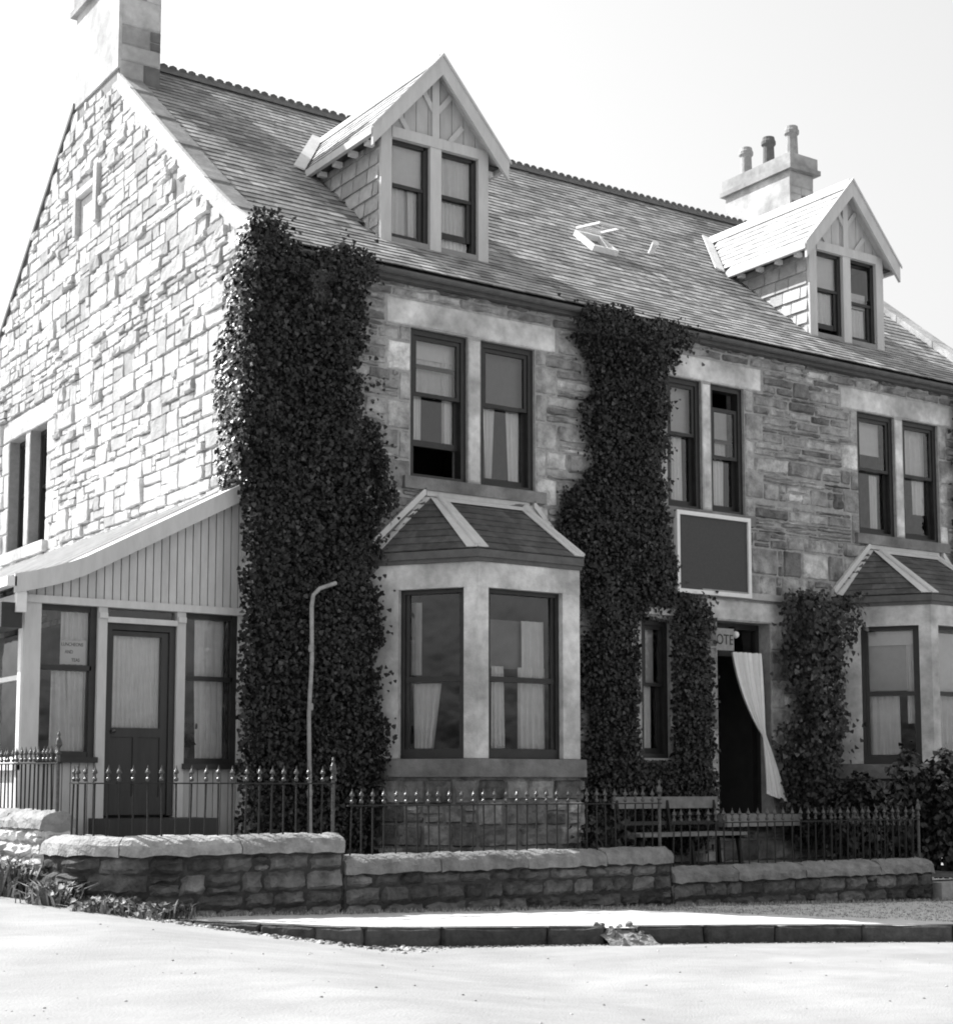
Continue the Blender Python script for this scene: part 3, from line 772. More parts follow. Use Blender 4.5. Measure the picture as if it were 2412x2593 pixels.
# ---------------------------------------------------------------- bay windows
def bay(c, idx):
    pts = bay_pts(c); S0, S1, L0, L1 = 1.72, 1.93, 3.88, 4.17
    cx = (pts[0][0] + pts[3][0]) / 2
    b = None
    mb = MB(); rs = random.Random(60 + idx); planes = []
    base = MB()
    for k in range(3):
        p, q = Vector((*pts[k], 0)), Vector((*pts[k + 1], 0)); U = (q - p).normalized(); N = Vector((U.y, -U.x, 0)); P = Plane(p, U, N); w = (q - p).length
        planes.append((P, w))
        pl, pr = (.36, .17) if k != 1 else (.15, .25)
        if k == 2: pl, pr = .17, .22
        # piers, lintel, apron of the bay in dressed stone blocks
        P.box(mb, 0, pl, S1, L0, -.28, 0, 1.0); P.box(mb, w - pr, w, S1, L0, -.28, .0, 1.02)
        P.box(mb, 0, w, L0, L1, -.28, .004, 1.0)
        Fq = lambda u, v, d, P=P: P(u, v, d)
        for s in rubble(rs, 0, w, .7, S0 - .02, (), .27, .3, .6, .2): add_stone(base, Fq, s, rs, rs.uniform(.02, .05), rs.choice([.35, .45, .6, .75, .9, 1.1]), .010, .8)
        P.box(base, 0.0, w, .7, S0, -.3, -.002, .7)
    bb = mb.build('bay_window', 'dressed', house)
    base.build('bay_base', 'stone', bb)
    mb = MB()
    def offs(o):  # outline offset outward
        return [(pts[0][0] - o * 1.2, 0), (pts[1][0] - o * .55, pts[1][1] - o), (pts[2][0] + o * .55, pts[2][1] - o), (pts[3][0] + o * 1.2, 0)]
    o_ = offs(.07); mb.prism([(x, y, S0) for x, y in o_], (0, 0, S1 - S0 - .006), .36)
    mb.build('bay_sill', 'dressed', bb)
    o2 = offs(.055); mb = MB(); mb.prism([(x, y, L1 + .002) for x, y in offs(.03)], (0, 0, .05)); mb.prism([(x, y, L1 + .05) for x, y in o2], (0, 0, .09)); mb.build('bay_gutter', 'darkgutter', bb)
    # hipped roof
    ez = L1 + .15; e = offs(.045); tz = 5.04
    tl, tr = (c - .58, -.10), (c + .68, -.10); 
    ridge = [(c - .75, .0, tz + .02), (tl[0], tl[1], tz), (tr[0], tr[1], tz), (c + .85, 0, tz + .02)]
    ev = [(x, y, ez) for x, y in e]
    mb = MB()
    mb.add([ev[0], ev[1], ridge[1], ridge[0]], [(0, 1, 2, 3)]); mb.add([ev[1], ev[2], ridge[2], ridge[1]], [(0, 1, 2, 3)]); mb.add([ev[2], ev[3], ridge[3], ridge[2]], [(0, 1, 2, 3)])
    mb.add([ridge[0], ridge[1], ridge[2], ridge[3]], [(0, 1, 2, 3)])
    rf = mb.build('bay_roof', 'darkgutter', bb)
    mb = MB()
    for A_, B_, C_, D_ in ((ev[0], ev[1], ridge[1], ridge[0]), (ev[1], ev[2], ridge[2], ridge[1]), (ev[2], ev[3], ridge[3], ridge[2])):
        A_, B_, C_, D_ = map(Vector, (A_, B_, C_, D_)); n = 8
        nr = (B_ - A_).cross(D_ - A_).normalized()
        for k in range(n):
            s0, s1 = k / n, (k + 1.06) / n
            l0, r0, l1, r1 = A_.lerp(D_, s0), B_.lerp(C_, s0), A_.lerp(D_, s1), B_.lerp(C_, s1)
            m = max(1, round((r0 - l0).length / .22)); off = .5 / m if k % 2 else 0
            cuts = [0] + [min(1, max(0, (i + (.5 if k % 2 else 1)) / m)) for i in range(m)] + [1]
            for u, v in zip(cuts[:-1], cuts[1:]):
                if v - u < .03: continue
                p, q, r, t = l0.lerp(r0, u), l0.lerp(r0, v), l1.lerp(r1, v), l1.lerp(r1, u); h = .014 + rs.uniform(0, .005)
                mb.add([p + nr * h, q + nr * h, r + nr * .003, t + nr * .003, p, q], [(0, 1, 2, 3), (4, 5, 1, 0)], rs.choice([.75, .85, .95, 1, 1.15]))
    mb.build('slates', 'bayslate', rf)
    # lead hips
    mb = MB()
    for a, b2 in ((0, 0), (1, 1), (2, 2), (3, 3)):
        p, q = Vector(ev[a]), Vector(ridge[b2])
        side = {0: (.11, -.03, 0), 1: None, 2: None, 3: (-.11, -.03, 0)}[a]
        if side is None:
            for other_e, other_r in ((ev[a - 1], ridge[a - 1]), (ev[a + 1], ridge[a + 1])):
                dv_ = (Vector(other_e) - p).normalized() * .135; dv2 = (Vector(other_r) - q).normalized() * .10
                nr = (q - p).cross(dv_).normalized(); nr *= (1 if nr.z > 0 else -1)
                vs = [p + nr * .02, q + nr * .02, q + dv2 + nr * .03, p + dv_ + nr * .03]; mb.add(vs + [v - nr * .012 for v in vs], [(0, 1, 2, 3), (7, 6, 5, 4), (2, 6, 7, 3), (0, 3, 7, 4)])
            mb.tube([p + Vector((0, 0, .03)), q + Vector((0, 0, .035))], .03, 8)
        else:
            oth = (ev[1], ridge[1]) if a == 0 else (ev[2], ridge[2])
            dv_ = (Vector(oth[0]) - p).normalized() * .17; dv2 = (Vector(oth[1]) - q).normalized() * .10
            nr = (q - p).cross(dv_).normalized(); nr *= (1 if nr.z > 0 else -1)
            vs = [p + nr * .02, q + nr * .02, q + dv2 + nr * .025, p + dv_ + nr * .03]; mb.add(vs + [v - nr * .012 for v in vs], [(0, 1, 2, 3), (7, 6, 5, 4), (2, 6, 7, 3), (0, 3, 7, 4)])
            mb.obox(p + Vector((0, -.005, .03)), q - p, Vector((0, -.075, 0)), Vector((0, 0, .09)))
    a_, b_ = Vector(ridge[1]), Vector(ridge[2]); dn = (Vector(ev[1]) - a_); dn = Vector((0, dn.y, dn.z)).normalized() * .11
    vs = [a_ + Vector((0, -.01, .03)), b_ + Vector((0, -.01, .03)), b_ + dn + Vector((0, -.01, .03)), a_ + dn + Vector((0, -.01, .03))]; mb.add(vs, [(0, 3, 2, 1)])
    mb.box(c - .72, c + .80, -.045, -.005, tz + .045, tz + .12)
    mb.build('lead_hips', 'lead', rf)
    return bb, planes
bays = [bay(c, i) for i, c in enumerate(BAYS)]
def bsash(bb, P, a, b, meet, drop=0):
    S1, L0 = 1.93, 3.88; fw_ = .05; mb = MB()
    P.box(mb, a, a + fw_, S1, L0, -.20, -.08); P.box(mb, b - fw_, b, S1, L0, -.20, -.08)
    P.box(mb, a + fw_, b - fw_, L0 - .05, L0, -.20, -.08); P.box(mb, a + fw_, b - fw_, S1, S1 + .11, -.20, -.08)
    P.box(mb, a + fw_, a + fw_ + .045, S1 + .11, L0 - .05, -.17, -.11); P.box(mb, b - fw_ - .045, b - fw_, S1 + .11, L0 - .05, -.17, -.11)
    P.box(mb, a + fw_, b - fw_, meet - .03, meet + .03, -.16, -.10)
    mb.build('window', 'dark', bb)
    g = MB(); g.add([P(a + .05, S1 + .1, -.135), P(b - .05, S1 + .1, -.135), P(b - .05, L0 - .04, -.135), P(a + .05, L0 - .04, -.135)], [(0, 1, 2, 3)]); g.build('pane', 'glass', bb)
for i, (bb, pls) in enumerate(bays):
    for k, (P, w) in enumerate(pls):
        pl, pr = (.36, .17) if k == 0 else ((.15, .25) if k == 1 else (.17, .22))
        bsash(bb, P, pl, w - pr, 2.84 if i == 0 else 2.92)
    mb = MB(); c = BAYS[i]; mb.box(c - .85, c + .85, -.72, .36, 1.25, 1.35); mb.box(c - .62, c + .62, -.80, .36, 4.0, 4.1); mb.build('bay_floor', 'interior', bb)

# ---------------------------------------------------------------- doorway
mb = MB()
FAC.box(mb, 6.93, 6.99, 1.24, 3.86, -.32, -.22); FAC.box(mb, 7.86, 7.92, 1.24, 3.86, -.32, -.22); FAC.box(mb, 6.99, 7.86, 3.78, 3.86, -.32, -.22); FAC.box(mb, 6.99, 7.86, 3.40, 3.47, -.32, -.22)
df = mb.build('door_frame', 'dark', house)
g = MB(); g.add([FAC(6.99, 3.47, -.27), FAC(7.86, 3.47, -.27), FAC(7.86, 3.78, -.27), FAC(6.99, 3.78, -.27)], [(0, 1, 2, 3)]); g.build('fanlight_pane', 'glass', df)
mb = MB(); FAC.box(mb, 8.40, 8.46, 1.3, 1.31, -.4, -.39)
mb = MB(); mb.obox((6.99, .36, 1.25), (0.1, .85, 0), (.045, -.005, 0), (0, 0, 2.14)); mb.build('open_door', 'doorwood', house)
mb = MB(); FAC.box(mb, 6.6, 8.25, 4.17, 4.26, .0, .10, .6); FAC.box(mb, 8.17, 8.25, 3.55, 4.17, 0, .07, .5); mb.build('hood_mould', 'dressed', house)
mb = MB(); mb.box(6.75, 8.1, -.34, .3, 1.08, 1.235); mb.build('door_step', 'sandstone_step', house)
mb = MB(); mb.lathe((0, 0, 0), [(.05, 0), (.05, .02), (.02, .035)], 12); mb.v = [(8.05 + a, -.03 - c, 2.37 + b) for a, b, c in mb.v]; mb.build('bell_pull', 'iron', house)

# ================================================================= PORCH (lean-to against the gable)
PX, PY, PB = -2.50, .25, 9.6
porch = thing('porch', (-1.25, 3, 1.1), 'grey boarded lean-to porch with glazed door and sash windows against the gable', 'porch')
PP = Plane((0, PY, 0), (1, 0, 0), (0, -1, 0)); PS = Plane((PX, 0, 0), (0, -1, 0), (-1, 0, 0))   # side: u=-y
def pz(x):      # roof line, kicked out at the eave
    k = -x / 2.62
    return 5.05 - 1.42 * k + .16 * max(0, k - .72) ** 1.5 / .15
mb = MB()
posts = [(-2.50, -2.32), (-1.70, -1.60), (-.80, -.70), (-.06, -.0)]
for a, b in posts: PP.box(mb, a, b, 1.28, 3.52, -.12, .02, 1.05)
for a, b in ((-1.695, -1.605), (-.795, -.705)): PP.box(mb, a, b, 3.40, 3.46, .02, .05, 1.1)
PP.box(mb, -2.56, 0.0, 3.52, 3.60, -.12, .05, 1.1); PP.box(mb, -1.60, -.80, 3.36, 3.42, -.1, .03, 1.1)
pf = mb.build('porch_frame', 'greywood', porch)
mb = MB()     # boarded gable and aprons: tongue and groove
x = -2.46
while x < -.01:
    e = min(-.01, x + .092); t = RNG.uniform(.9, 1.06)
    z0_, z1_ = pz(x) - .16, pz(e) - .16
    if z1_ > 3.62: mb.prism([PP(x, 3.60, -.02), PP(e - .012, 3.60, -.02), PP(e - .012, z1_, -.02), PP(x, max(3.601, z0_), -.02)], PP.N * .025, t)
    x = e
mb.box(-2.46, -.01, PY + .005, PY + .02, 3.6, 3.62, .4)
mb.build('boarding', 'greywood', porch)
for a, b, zt in ((-2.32, -1.70, 1.86), (-.70, -.06, 1.80)):
    x = a; mb = MB()
    while x < b - .01:
        e = min(b, x + .092); PP.box(mb, x, e - .01, 1.0, zt, -.05, -.005, RNG.uniform(.85, 1.0)); x = e
    mb.build('apron', 'greywood', porch)
mb = MB(); PP.box(mb, -2.34, -1.69, 1.86, 1.92, -.1, .07); mb.build('porch_sill', 'dark', porch)
mb = MB(); PP.box(mb, -.72, -.03, 1.80, 1.86, -.1, .07); mb.build('porch_sill', 'dark', porch)
def pwin(P, a, b, z0_, z1_, meet, m='dark', side=False):
    mb = MB(); w = .05
    P.box(mb, a, a + .02, z0_, z1_, -.10, -.04); P.box(mb, b - w - .02, b, z0_, z1_, -.10, -.03); P.box(mb, a, b - w, z1_ - .06, z1_, -.10, -.04); P.box(mb, a, b - w, z0_, z0_ + .06, -.10, -.04); P.box(mb, a, b - w, meet - .025, meet + .025, -.09, -.03)
    o = mb.build('window', m, porch)
    g = MB(); g.add([P(a, z0_, -.07), P(b, z0_, -.07), P(b, z1_, -.07), P(a, z1_, -.07)], [(0, 1, 2, 3)]); g.build('pane', 'glass', o)
pwin(PP, -2.32, -1.70, 1.92, 3.52, 2.86); pwin(PP, -.70, -.06, 1.86, 3.52, 2.80)
g = MB(); g.add([PP(-1.6, 3.42, -.06), PP(-.8, 3.42, -.06), PP(-.8, 3.52, -.06), PP(-1.6, 3.52, -.06)], [(0, 1, 2, 3)]); g.build('transom_pane', 'glass', porch)
mb = MB()
PP.box(mb, -1.60, -1.53, 1.30, 3.36, -.10, -.02); PP.box(mb, -.87, -.80, 1.30, 3.36, -.10, -.02); PP.box(mb, -1.53, -.87, 3.29, 3.36, -.10, -.02)
PP.box(mb, -1.528, -1.505, 1.31, 3.28, -.09, -.045); PP.box(mb, -.955, -.872, 1.31, 3.28, -.09, -.045); PP.box(mb, -1.505, -.955, 3.23, 3.28, -.09, -.045); PP.box(mb, -1.505, -.955, 2.14, 2.24, -.09, -.045)
PP.box(mb, -1.505, -.955, 1.31, 1.50, -.09, -.045); PP.box(mb, -1.505, -.955, 1.50, 2.14, -.085, -.06); PP.box(mb, -1.26, -1.21, 1.5, 2.14, -.085, -.045)
dd = mb.build('porch_door', 'doorwood', porch)
g = MB(); g.add([PP(-1.505, 2.24, -.07), PP(-.955, 2.24, -.07), PP(-.955, 3.23, -.07), PP(-1.505, 3.23, -.07)], [(0, 1, 2, 3)]); g.build('door_pane', 'glass', dd)
mb = MB(); mb.lathe((-1.50, PY - .0, 2.2), [(.02, -.02), (.03, 0), (.02, .02)], 10); mb.build('door_knob', 'finial', dd)
mb = MB(); mb.box(-1.75, -.55, -.35, PY + .05, 1.10, 1.28); mb.box(-1.85, -.45, -.70, -.35, .90, 1.10); mb.build('porch_step', 'doorwood', porch)
# side wall: posts, windows, apron
mb = MB()
ysp = [-.25 - k * 1.17 for k in range(9)]
for u in ysp: PS.box(mb, u - .10, u, 1.0, 3.52, -.1, .02)
PS.box(mb, ysp[-1] - .1, -.25, 3.52, 3.62, -.1, .04); PS.box(mb, ysp[-1] - .1, -.25, 1.0, 1.78, -.1, -.01); PS.box(mb, ysp[-1] - .1, -.25, 1.78, 1.86, -.1, .06)
mb.build('side_frame', 'whitewood', porch)
for a, b in zip(ysp[1:], ysp[:-1]): pwin(PS, a, b - .1, 1.86, 3.52, 2.75, 'whitewood')
mb = MB(); PS.box(mb, -5.2, -.17, 3.24, 3.50, .04, .26); mb.build('awning_box', 'dark', porch)
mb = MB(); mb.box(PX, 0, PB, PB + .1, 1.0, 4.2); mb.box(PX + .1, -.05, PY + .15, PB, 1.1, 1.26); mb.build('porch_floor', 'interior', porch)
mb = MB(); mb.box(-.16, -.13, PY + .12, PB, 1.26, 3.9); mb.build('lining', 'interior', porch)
mb = MB(); N_ = 14
for i in range(N_):
    a, b = -2.66 + 2.645 * i / N_, -2.66 + 2.645 * (i + 1) / N_
    mb.add([(a, PY - .16, pz(a)), (b, PY - .16, pz(b)), (b, PB + .2, pz(b)), (a, PB + .2, pz(a)), (a, PY - .16, pz(a) - .05), (b, PY - .16, pz(b) - .05), (b, PB + .2, pz(b) - .05), (a, PB + .2, pz(a) - .05)], [(0, 1, 2, 3), (4, 5, 1, 0), (7, 6, 5, 4)])
for y in np.arange(PY + .6, PB, .62):
    for i in range(N_):
        a, b = -2.66 + 2.645 * i / N_, -2.66 + 2.645 * (i + 1) / N_
        mb.obox((a, y, pz(a)), (b - a, 0, pz(b) - pz(a)), (0, .04, 0), (0, 0, .03))
pr = mb.build('porch_roof', 'lead', porch)
mb = MB()
for i in range(N_):
    a, b = -2.66 + 2.645 * i / N_, -2.66 + 2.645 * (i + 1) / N_
    mb.prism([(a, PY - .18, pz(a) + .01), (b, PY - .18, pz(b) + .01), (b, PY - .18, pz(b) - .19), (a, PY - .18, pz(a) - .19)], (0, .035, 0), 1.0)
mb.build('bargeboard', 'greywood', pr)
mb = MB(); mb.box(-2.74, -2.64, PY - .18, PB, 3.66, 3.76); mb.build('porch_gutter', 'whitewood', pr)
mb = MB(); mb.box(-2.62, -2.52, PY - .14, PY - .06, 3.40, 3.62); mb.build('bracket', 'whitewood', porch)

# ================================================================= CURTAINS AND BLINDS
d_ = -.205
blind(FAC, 2.10, 2.82, 6.82, 7.09, d_, 'white', 'short white roller blind above the raised sash over the first bay')
curtain(FAC, 2.09, 2.82, 2.09, 2.82, 6.36, 6.84, d_ - .02, 'net', 'white net hung across the upper pane over the first bay', n=6)
curtain(FAC, 2.19, 2.32, 2.19, 2.31, 5.74, 6.36, d_, 'white', 'narrow white curtain at the left of the raised sash over the first bay', n=3)
curtain(FAC, 2.62, 2.81, 2.63, 2.81, 5.74, 6.9, d_, 'white', 'wider white curtain at the right of the raised sash over the first bay', n=3)
blind(FAC, 3.11, 3.84, 6.36, 7.09, d_, 'greyblind', 'dark grey roller blind over the upper pane above the first bay')
curtain(FAC, 3.22, 3.40, 3.26, 3.35, 5.38, 6.40, d_, 'white', 'white curtain narrowing downwards at the left of the shut sash over the first bay', n=3)
curtain(FAC, 3.57, 3.77, 3.61, 3.77, 5.38, 6.40, d_, 'white', 'white curtain slanting at the right of the shut sash over the first bay', n=3)
blind(FAC, 6.12, 6.66, 6.40, 7.09, d_, 'blind', 'buff blind in the ivy edged upper window above the sign board')
curtain(FAC, 6.33, 6.51, 6.33, 6.51, 5.4, 6.42, d_, 'white', 'white curtain beside the ivy in the upper window above the sign board', n=3)
blind(FAC, 6.93, 7.36, 6.42, 6.86, d_, 'blind', 'buff blind below a dark gap in the right sash above the sign board')
curtain(FAC, 6.93, 7.33, 6.93, 7.32, 6.14, 6.43, d_, 'white', 'small white strip of net under the blind above the sign board', n=4)
curtain(FAC, 7.05, 7.29, 7.05, 7.29, 5.42, 6.12, d_, 'white', 'white folded curtain in the right sash above the sign board', n=4)
blind(FAC, 9.83, 10.45, 6.55, 7.08, d_, 'white', 'white blind half down in the left sash over the second bay')
curtain(FAC, 10.22, 10.39, 10.22, 10.39, 5.36, 6.25, d_, 'white', 'single white curtain in the middle of the left sash over the second bay', n=3)
curtain(FAC, 10.90, 11.46, 10.90, 11.46, 6.35, 7.05, d_, 'net', 'pale net filling the upper pane of the right sash over the second bay', n=5)
curtain(FAC, 11.16, 11.44, 11.16, 11.43, 5.75, 6.28, d_, 'white', 'pair of white folds in the right sash over the second bay', n=3)
P = dorm[0][1]
blind(P, -.65, -.10, 9.34, 9.88, -.12, 'white', 'pale blind in the upper left pane of the left dormer')
curtain(P, -.58, -.43, -.58, -.44, 8.64, 9.32, -.14, 'white', 'white curtain at the left edge of the left dormer window', n=2)
curtain(P, -.34, -.17, -.33, -.17, 8.64, 9.32, -.14, 'white', 'white curtain beside the mullion in the left dormer', n=2)
curtain(P, -.66, -.09, -.66, -.09, 8.62, 9.34, -.19, 'net', 'grey net behind the drapes of the left sash in the left dormer', n=5)
curtain(P, .10, .66, .10, .66, 9.34, 9.88, -.12, 'white', 'white net across the upper right pane of the left dormer', n=5)
curtain(P, .10, .60, .10, .60, 8.66, 9.30, -.17, 'white', 'gathered white net behind the raised right sash of the left dormer', n=8)
P = dorm[1][1]
blind(P, -.65, -.12, 9.34, 9.88, -.12, 'white', 'pale blind in the upper left pane of the right dormer')
curtain(P, -.64, -.22, -.64, -.22, 8.76, 9.30, -.14, 'white', 'white net behind the partly raised left sash of the right dormer', n=4)
blind(P, .10, .56, 9.18, 9.42, -.12, 'white', 'white blind low behind the right sash of the right dormer')
curtain(P, .10, .52, .10, .52, 8.66, 9.16, -.14, 'white', 'white net in the lower right pane of the right dormer', n=4)
P, w = bays[0][1][0]
curtain(P, .42, .56, .42, .56, 2.9, 3.75, -.24, 'blind', 'dull drape at the left of the upper canted pane of the first bay', n=2)
curtain(P, .44, .80, .46, .70, 2.05, 2.80, -.24, 'white', 'white tied curtain in the canted side of the first bay', n=5)
P, w = bays[0][1][1]
blind(P, .2, 1.12, 2.98, 3.55, -.30, 'greyblind', 'grey blind in the upper front pane of the first bay')
curtain(P, .78, 1.10, .78, 1.10, 2.90, 3.55, -.25, 'net', 'pale curtain at the right of the upper front pane of the first bay', n=3)
curtain(P, .35, .52, .35, .53, 2.05, 3.0, -.23, 'white', 'white curtain at the left of the lower front pane of the first bay', n=3)
curtain(P, .74, 1.13, .74, 1.14, 2.05, 3.0, -.25, 'white', 'broad white curtain at the right of the lower front pane of the first bay', n=5)
P, w = bays[1][1][0]
blind(P, .40, 1.13, 3.62, 3.82, -.22, 'white', 'narrow white strip of blind at the top of the canted pane of the second bay')
blind(P, .40, 1.0, 2.97, 3.62, -.25, 'blind', 'buff blind in the upper canted pane of the second bay')
curtain(P, .97, 1.12, .97, 1.12, 2.5, 3.7, -.24, 'net', 'net edge at the right of the canted pane of the second bay', n=2)
curtain(P, .40, .86, .40, .87, 2.06, 2.9, -.24, 'white', 'wide white curtain in the lower canted pane of the second bay', n=5)
P, w = bays[1][1][1]
blind(P, .16, 1.14, 2.96, 3.80, -.24, 'white', 'white blind filling the upper front pane of the second bay')
curtain(P, .18, 1.10, .18, 1.10, 2.05, 2.9, -.26, 'net', 'net curtain in the lower front pane of the second bay', n=8)
blind(FAC, 5.77, 5.97, 2.98, 3.72, d_, 'blind', 'narrow buff blind in the ivy framed window beside the door')
curtain(FAC, 5.77, 5.92, 5.77, 5.93, 2.05, 2.95, d_, 'white', 'narrow white curtain in the ivy framed window beside the door', n=2)
PI_ = PP
curtain(PI_, -2.06, -1.76, -2.06, -1.76, 2.9, 3.46, -.14, 'net', 'net across the upper right of the porch window with the card', n=5)
curtain(PI_, -2.14, -1.98, -2.14, -1.94, 1.95, 2.83, -.16, 'white', 'bright white drape in the porch window below the card', n=2, amp=.03)
curtain(PI_, -1.98, -1.77, -1.96, -1.77, 1.95, 2.83, -.14, 'net', 'net folds at the right of the porch window below the card', n=4)
curtain(PI_, -1.51, -.95, -1.51, -.95, 2.22, 3.24, -.12, 'net', 'finely gathered net behind the glass of the porch door', n=11, amp=.012)
curtain(PI_, -.52, -.12, -.50, -.12, 1.92, 2.78, -.16, 'net', 'net curtain in the lower pane right of the porch door', n=6)
curtain(PI_, -.52, -.12, -.52, -.12, 2.82, 3.46, -.16, 'white', 'white curtain in the upper pane right of the porch door', n=4)

# door curtain, tied back to the right: gathered folds that meet at the tie and fall outside the jamb
mb = MB(); nu, nv = 64, 40; vs = []
for j in range(nv + 1):
    k = j / nv
    if k < .56:
        q = k / .56; a = 7.15 + .20 * q + .34 * q ** 2.2; b = 7.67 + .07 * q; am = .065 * (1 - .75 * q)
    else:
        q = (k - .56) / .44; a = 7.69 + .02 * q - .05 * q * q; b = 7.74 + .27 * q ** .85; am = .014 + .05 * q
    z = 3.43 - 2.02 * k
    for i in range(nu + 1):
        u = i / nu; w = math.sin(u * 6.283 * 5.5 + .5 * math.sin(4 * k + u * 3)) + .35 * math.sin(u * 6.283 * 13 + 2)
        vs.append((a + (b - a) * u, -.05 - am * w - .10 * max(0, k - .5) * 2, z + .10 * (1 - u) * (k > .97) - .03 * w * am * 10 * (k > .97)))
mb.add(vs, [(j * (nu + 1) + i, j * (nu + 1) + i + 1, (j + 1) * (nu + 1) + i + 1, (j + 1) * (nu + 1) + i) for j in range(nv) for i in range(nu)])
one(mb, 'door_curtain', 'white', (7.5, 0, 1.4), 'long white curtain tied back to the right of the dark open front doorway', 'curtain', None, True)

# ================================================================= SIGNS
def text_mesh(body, size, P, u, z, d, m, parent, name, align='CENTER', sx=1.0):
    cu = bpy.data.curves.new('txt', 'FONT'); cu.body = body; cu.size = size; cu.align_x = align; cu.extrude = .002
    o = bpy.data.objects.new('txt', cu); COL.objects.link(o)
    dg = bpy.context.evaluated_depsgraph_get(); me = bpy.data.meshes.new_from_object(o.evaluated_get(dg))
    bpy.data.objects.remove(o); bpy.data.curves.remove(cu)
    mb = MB(); vs = [P(u + v.co.x * sx, z + v.co.y, d + v.co.z) for v in me.vertices]
    mb.add(vs, [tuple(p.vertices) for p in me.polygons]); bpy.data.meshes.remove(me)
    return mb.build(name, m, parent)
sg = thing('sign_board', (6.8, -.1, 4.2), 'large dark blank sign board in a white frame over the front door', 'sign')
mb = MB(); FAC.box(mb, 6.19, 7.44, 4.23, 5.24, .05, .09); mb.build('panel', 'board', sg)
mb = MB(); FAC.box(mb, 6.14, 6.19, 4.18, 5.29, .04, .12); FAC.box(mb, 7.43, 7.48, 4.18, 5.29, .04, .12); FAC.box(mb, 6.19, 7.43, 5.235, 5.29, .04, .12); FAC.box(mb, 6.19, 7.43, 4.18, 4.235, .04, .12); mb.build('frame', 'whitewood', sg)
mb = MB(); FAC.box(mb, 6.3, 6.36, 4.3, 5.2, -.0, .05); FAC.box(mb, 7.26, 7.32, 4.3, 5.2, .0, .05); mb.build('batten', 'dark', sg)
hs = thing('hotel_plate', (7.1, 0, 3.46), 'small pale lettered plate over the front door, part hidden by ivy', 'sign')
mb = MB(); FAC.box(mb, 6.94, 7.28, 3.46, 3.76, -.06, -.04); mb.build('plate', 'pot', hs)
text_mesh('OTE', .20, FAC, 7.11, 3.54, -.038, 'ink', hs, 'lettering', sx=.82)
lm = thing('door_lamp', (7.37, -.02, 3.66), 'small round white lamp globe over the front door', 'lamp')
mb = MB(); mb.lathe((7.37, .10, 3.64), [(.012, 0), (.04, .02), (.05, .05), (.04, .085), (.012, .10)], 14); mb.build('globe', 'card', lm, smooth=True)
mb = MB(); mb.tube([(7.37, .10, 3.74), (7.37, .10, 3.79), (7.37, .22, 3.80)], .01, 6); mb.build('bracket', 'iron', lm)
cd = thing('window_card', (-1.93, .33, 2.9), 'white card lettered for luncheons and teas in the left porch window', 'sign')
mb = MB(); PP.box(mb, -2.07, -1.79, 2.90, 3.16, -.105, -.10); mb.build('card', 'card', cd)
for tx, z, u in (('LUNCHEONS', 3.095, -1.94), ('AND', 3.015, -1.975), ('TEAS', 2.93, -1.90)): text_mesh(tx, .052, PP, u, z, -.098, 'ink', cd, 'lettering', sx=.78)

# ================================================================= GARDEN WALLS
class PathF:
    def __init__(s, pts):
        s.p = [Vector((x, y, 0)) for x, y in pts]; s.L = [0]
        for a, b in zip(s.p[:-1], s.p[1:]): s.L.append(s.L[-1] + (b - a).length)
        s.T = s.L[-1]
    def at(s, u):
        u = max(0, min(s.T - 1e-6, u))
        for i in range(len(s.p) - 1):
            if u <= s.L[i + 1]: break
        d = (s.p[i + 1] - s.p[i]).normalized(); pos = s.p[i] + d * (u - s.L[i])
        # smooth direction
        k = (u - s.L[i]) / (s.L[i + 1] - s.L[i]); d0 = (s.p[i] - s.p[i - 1]).normalized() if i > 0 else d; d2 = (s.p[min(i + 2, len(s.p) - 1)] - s.p[i + 1]).normalized() if i + 2 < len(s.p) else d
        t = ((d0 + d).lerp(d + d2, k)).normalized()
        return pos, t, Vector((t.y, -t.x, 0))    # right-hand normal = outwards
